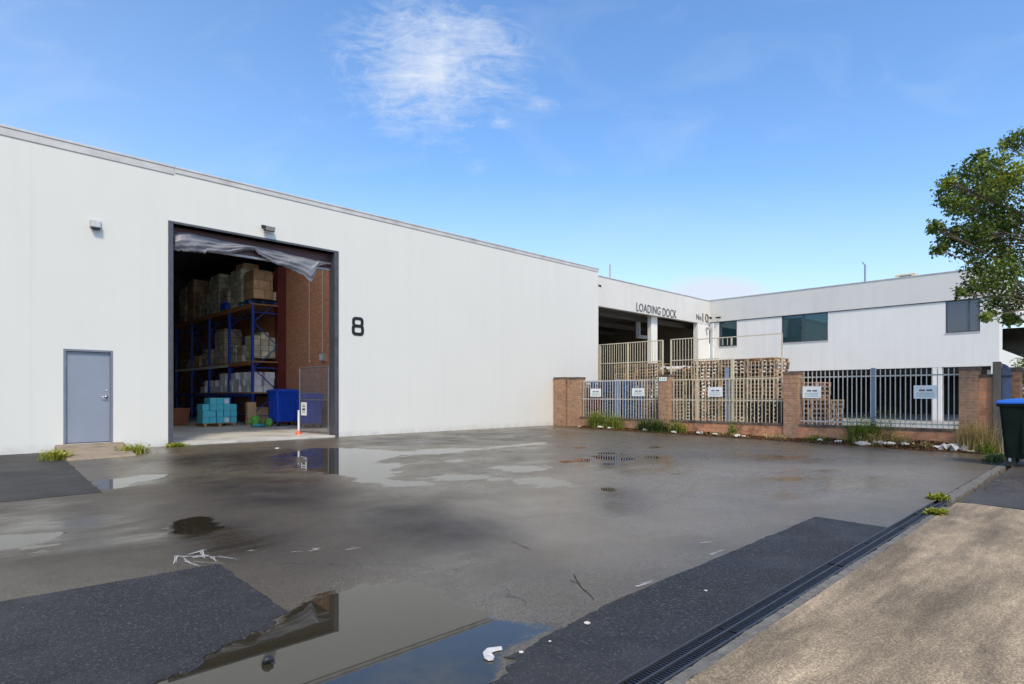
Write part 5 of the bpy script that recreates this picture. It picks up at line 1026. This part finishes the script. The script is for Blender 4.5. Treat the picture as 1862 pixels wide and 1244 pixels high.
# leaf litter and soil scatter along the fence
def scatter(name, label, gen, n, m_, size):
    b = MB(); A = []
    for i in range(n):
        x, y_ = gen(); z = gz(y_)+random.uniform(.004, .03); a = random.uniform(0, 6.28); s = size*random.uniform(.4, 1.3); t_ = random.uniform(-.6, .6); d = Vector((math.cos(a), math.sin(a), t_*.5))*s; e = Vector((-math.sin(a), math.cos(a), random.uniform(-.4, .4)))*s*.5; c = Vector((x, y_, z+.5*s)); o_ = len(b.v); tone = random.random()
        b.v += [tuple(c-d), tuple(c+e), tuple(c+d), tuple(c-e)]; b.f.append((o_, o_+1, o_+2, o_+3)); A += [tone]*4
    b.a = A; o = b.build(name, m_); return tag(o, label, 'leaf litter', kind='stuff')
scatter('leaf_litter', 'brown fallen leaves and rubbish dust along the foot of the brick fence', lambda: (UF-abs(random.gauss(0, .4))-.01, random.uniform(2.3, 15)), 12000, 'leaflitter', .032)
scatter('leaf_litter', 'fallen leaves under the tree by the green bin', lambda: (random.uniform(11, 18), 1.62-abs(random.gauss(0, .6))), 900, 'leaflitter', .02)
def mh(v):   # how high the swept-up leaves and soil lie against the wall
    return .03+.17*math.exp(-((v-3.6)/1.3)**2)+.07*math.exp(-((v-6.0)/.8)**2)+.05*math.exp(-((v-9.5)/1.6)**2)+.035*math.exp(-((v-14)/1.5)**2)
b = MB(); nV, nU = 260, 14; r_ = random.Random(5); A = []
for i in range(nV+1):
    v = 2.2+13.6*i/nV; h = mh(v)*(.8+.4*math.sin(i*.37)*math.sin(i*.11)); wdt = .28+2.2*mh(v)
    for j in range(nU+1):
        f = j/nU; b.v.append((UF-.002-wdt*(1-f), v, gz(v)-.012+h*f**1.5*(1+r_.uniform(-.25, .25))+r_.uniform(-.006, .012)*(f > 0)))
b.f = [(i*(nU+1)+j, i*(nU+1)+j+1, (i+1)*(nU+1)+j+1, (i+1)*(nU+1)+j) for i in range(nV) for j in range(nU)]
M['mulch'] = mat('rotting_leaf_mulch', (.085, .040, .018), .95, 0, .5, 14, 1, 40, dirt=(.22, .11, .05), dscale=18, dthr=.5)
tag(b.build('debris_mound', 'mulch'), 'rust brown bank of rotting leaves and soil against the brick fence', 'leaf litter', kind='stuff')
def mgen():
    v = random.uniform(2.3, 15); w_ = .35+2.3*mh(v); f = random.random()**.7; return (UF-.01-w_*(1-f), v)
def scatter_m(n, m_, size):
    b = MB(); A = []
    for i in range(n):
        x, y_ = mgen(); w_ = .28+2.2*mh(y_); f = max(0, 1-(UF-x)/w_); z = gz(y_)+mh(y_)*f**1.5+random.uniform(0, .03); a = random.uniform(0, 6.28); s_ = size*random.uniform(.4, 1.4); d = Vector((math.cos(a), math.sin(a), random.uniform(-.5, .5)))*s_; e = Vector((-math.sin(a), math.cos(a), random.uniform(-.5, .5)))*s_*.5; c = Vector((x, y_, z)); o_ = len(b.v); t_ = random.random()
        b.v += [tuple(c-d), tuple(c+e), tuple(c+d), tuple(c-e)]; b.f.append((o_, o_+1, o_+2, o_+3)); A += [t_]*4
    b.a = A; tag(b.build('leaf_litter', m_), 'loose dry leaves lying on the brown bank along the brick fence', 'leaf litter', kind='stuff')
scatter_m(9000, 'leaflitter', .04)
def crumple(c, s, seed, label, m_='litter', flat=.4, cat='litter', group='white litter along the fence', name='litter_piece'):
    r = random.Random(seed); b = MB(); n = 7
    for i in range(n):
        for j in range(n): b.v.append((c[0]+(i/(n-1)-.5)*s[0]*(1+r.uniform(-.2, .2)), c[1]+(j/(n-1)-.5)*s[1]*(1+r.uniform(-.2, .2)), c[2]+.012+r.random()*s[2]))
    b.f = [(i*n+j, (i+1)*n+j, (i+1)*n+j+1, i*n+j+1) for i in range(n-1) for j in range(n-1)]; o = b.build(name, m_); q = o.modifiers.new('thickness', 'SOLIDIFY'); q.thickness = .004; return tag(o, label, cat, group)
LT = [(1108, .16, 'white scrap below the bright green bush'), (1122, .12, 'pale scrap below the yellow green weed'), (1071, .08, 'small pale scrap near the warehouse corner'), (1186, .15, 'white scrap left of the middle pillar'), (1241, .13, 'white scrap right of the middle pillar'), (1284, .16, 'white paper scrap below the third notice'), (1315, .13, 'pinkish scrap below the cream post'),
      (1354, .16, 'white crumpled paper left of the tan pillar'), (1362, .10, 'tiny scrap under the crumpled paper'), (1500, .12, 'pale scrap right of the tan pillar'), (1536, .14, 'pale wrapper left of the largest bush'), (1604, .2, 'bluish white bag under the spindly weed'), (1622, .15, 'white wrapper in the middle of the rubbish pile'), (1632, .16, 'crumpled white cup in the rubbish pile'), (1655, .15, 'pale scrap at the right of the rubbish pile')]
for i, (px, s, lb) in enumerate(LT):
    c = fc(px, random.uniform(.35, .6)); c = (c[0], c[1], c[2]+mh(c[1])*.45); crumple(c, (s, s*1.1, s*.55), i, lb)
c = fc(1738, .45); crumple(c, (.28, .55, .2), 77, 'large torn white plastic bag lying before the right brick pillar'); c = fc(1725, .35); crumple(c, (.2, .5, .12), 78, 'crushed white sheet beside the large torn plastic bag'); c = fc(1757, .5); crumple(c, (.1, .5, .06), 79, 'long white strip pointing from the torn bag to the dry grass')
lump('plastic_bag', 'small greyish plastic bag in the rubbish under the largest bush', 'bag', (*fc(1580, .55)[:2], gz(5)+.06), (.10, .2, .07), 'greybar', 12, 8)
c = ong(888, 1192)
b = MB(); pts = [(878, 1190), (886, 1182), (900, 1180), (912, 1179), (913, 1183), (900, 1186), (892, 1190), (899, 1197), (897, 1202), (888, 1203), (880, 1199)]; ps = [ong(*p) for p in pts]; n = len(ps)
b.add([(p.x, p.y, p.z+.012) for p in ps]+[(p.x, p.y, p.z+.004) for p in ps], [tuple(range(n-1, -1, -1))]+[(i, (i+1) % n, n+(i+1) % n, n+i) for i in range(n)]); tag(b.build('litter_piece', 'litter'), 'bent white plastic scrap lying in the foreground puddle', 'litter')
for i, (px, py, s) in enumerate(((505, 817, .09), (1283, 1077, .02), (1068, 1137, .03), (948, 1190, .018), (1000, 1170, .012))):
    c = ong(px, py); crumple((c.x, c.y, c.z), (s, s, s*.35), 200+i, ['white scrap on the asphalt before the goods doorway', 'white fleck on the dark strip left of the drain', 'triangular white chip on the dark asphalt strip', 'white chip beside the bent plastic scrap', 'tiny pale chip on the dark asphalt strip'][i], group='white scraps on the asphalt')
c = ong(487, 1206); lump('stone', 'small dark stone sitting in the foreground puddle', 'stone', (c.x, c.y, c.z+.02), (.03, .024, .018), 'black', 4, 7)
# scuffed white surveying paint on the asphalt
M['paint'] = mat('scuffed_white_paint', (.46, .45, .42), .7, 0, .2, 20)
b = MB()
def strip(p0, p1, w_):
    a, c = ong(*p0), ong(*p1); d = (c-a); d.z = 0; n_ = Vector((-d.y, d.x, 0)).normalized()*w_/2; o_ = len(b.v); zz_ = .0045+.0003*(len(b.f) % 7)
    b.v += [(p.x, p.y, gz(p.y)+zz_) for p in (a-n_, c-n_*.4, c+n_*.4, a+n_)]; b.f.append((0+o_, 1+o_, 2+o_, 3+o_))
for p0, p1, w_ in (((318, 1013), (360, 1012), .03), ((322, 1012), (318, 1026), .02), ((345, 1008), (372, 1000), .04), ((352, 1014), (378, 1010), .05), ((330, 1014), (352, 1030), .008), ((360, 1012), (410, 1015), .012), ((350, 1022), (410, 1026), .008), ((366, 1004), (372, 1016), .03), ((385, 1014), (395, 1022), .02), ((400, 1013), (428, 1018), .012), ((335, 1020), (362, 1030), .02), ((450, 1002), (462, 1001), .02), ((530, 1005), (550, 1004), .012), ((562, 1002), (582, 1000), .02), ((570, 1000), (578, 998), .03), ((628, 1000), (652, 997), .012), ((640, 996), (655, 998), .01), ((1155, 1068), (1185, 1060), .02), ((1165, 1064), (1190, 1056), .01), ((1272, 988), (1292, 985), .02), ((1290, 1010), (1318, 1000), .012), ((1010, 780), (1085, 787), .08)):
    for k in range(5):
        j = lambda q: (q[0]+random.uniform(-4, 4), q[1]+random.uniform(-1.5, 1.5)); strip(j(p0), j(p1), w_*random.uniform(.1, .36))
tag(b.build('paint_marks', 'paint'), 'scuffed white paint marks on the asphalt', 'paint marks', kind='structure')
# crack in the asphalt
b = MB(); M['crack'] = mat('crack_gap', (.012, .011, .01), .95)
for path in ([(1044, 1045), (1050, 1058), (1056, 1068), (1068, 1078), (1080, 1092)], [(930, 985), (948, 992), (965, 1000)], [(1050, 1062), (1036, 1056)]):
    for p0, p1 in zip(path, path[1:]):
        pp = [(p0[0]+(p1[0]-p0[0])*t+random.uniform(-1.2, 1.2), p0[1]+(p1[1]-p0[1])*t) for t in (0, .33, .66, 1)]; pp[0], pp[-1] = p0, p1
        for q0, q1 in zip(pp, pp[1:]): strip(q0, q1, random.uniform(.006, .014))
tag(b.build('crack', 'crack'), 'open crack in the asphalt', 'crack', kind='structure')
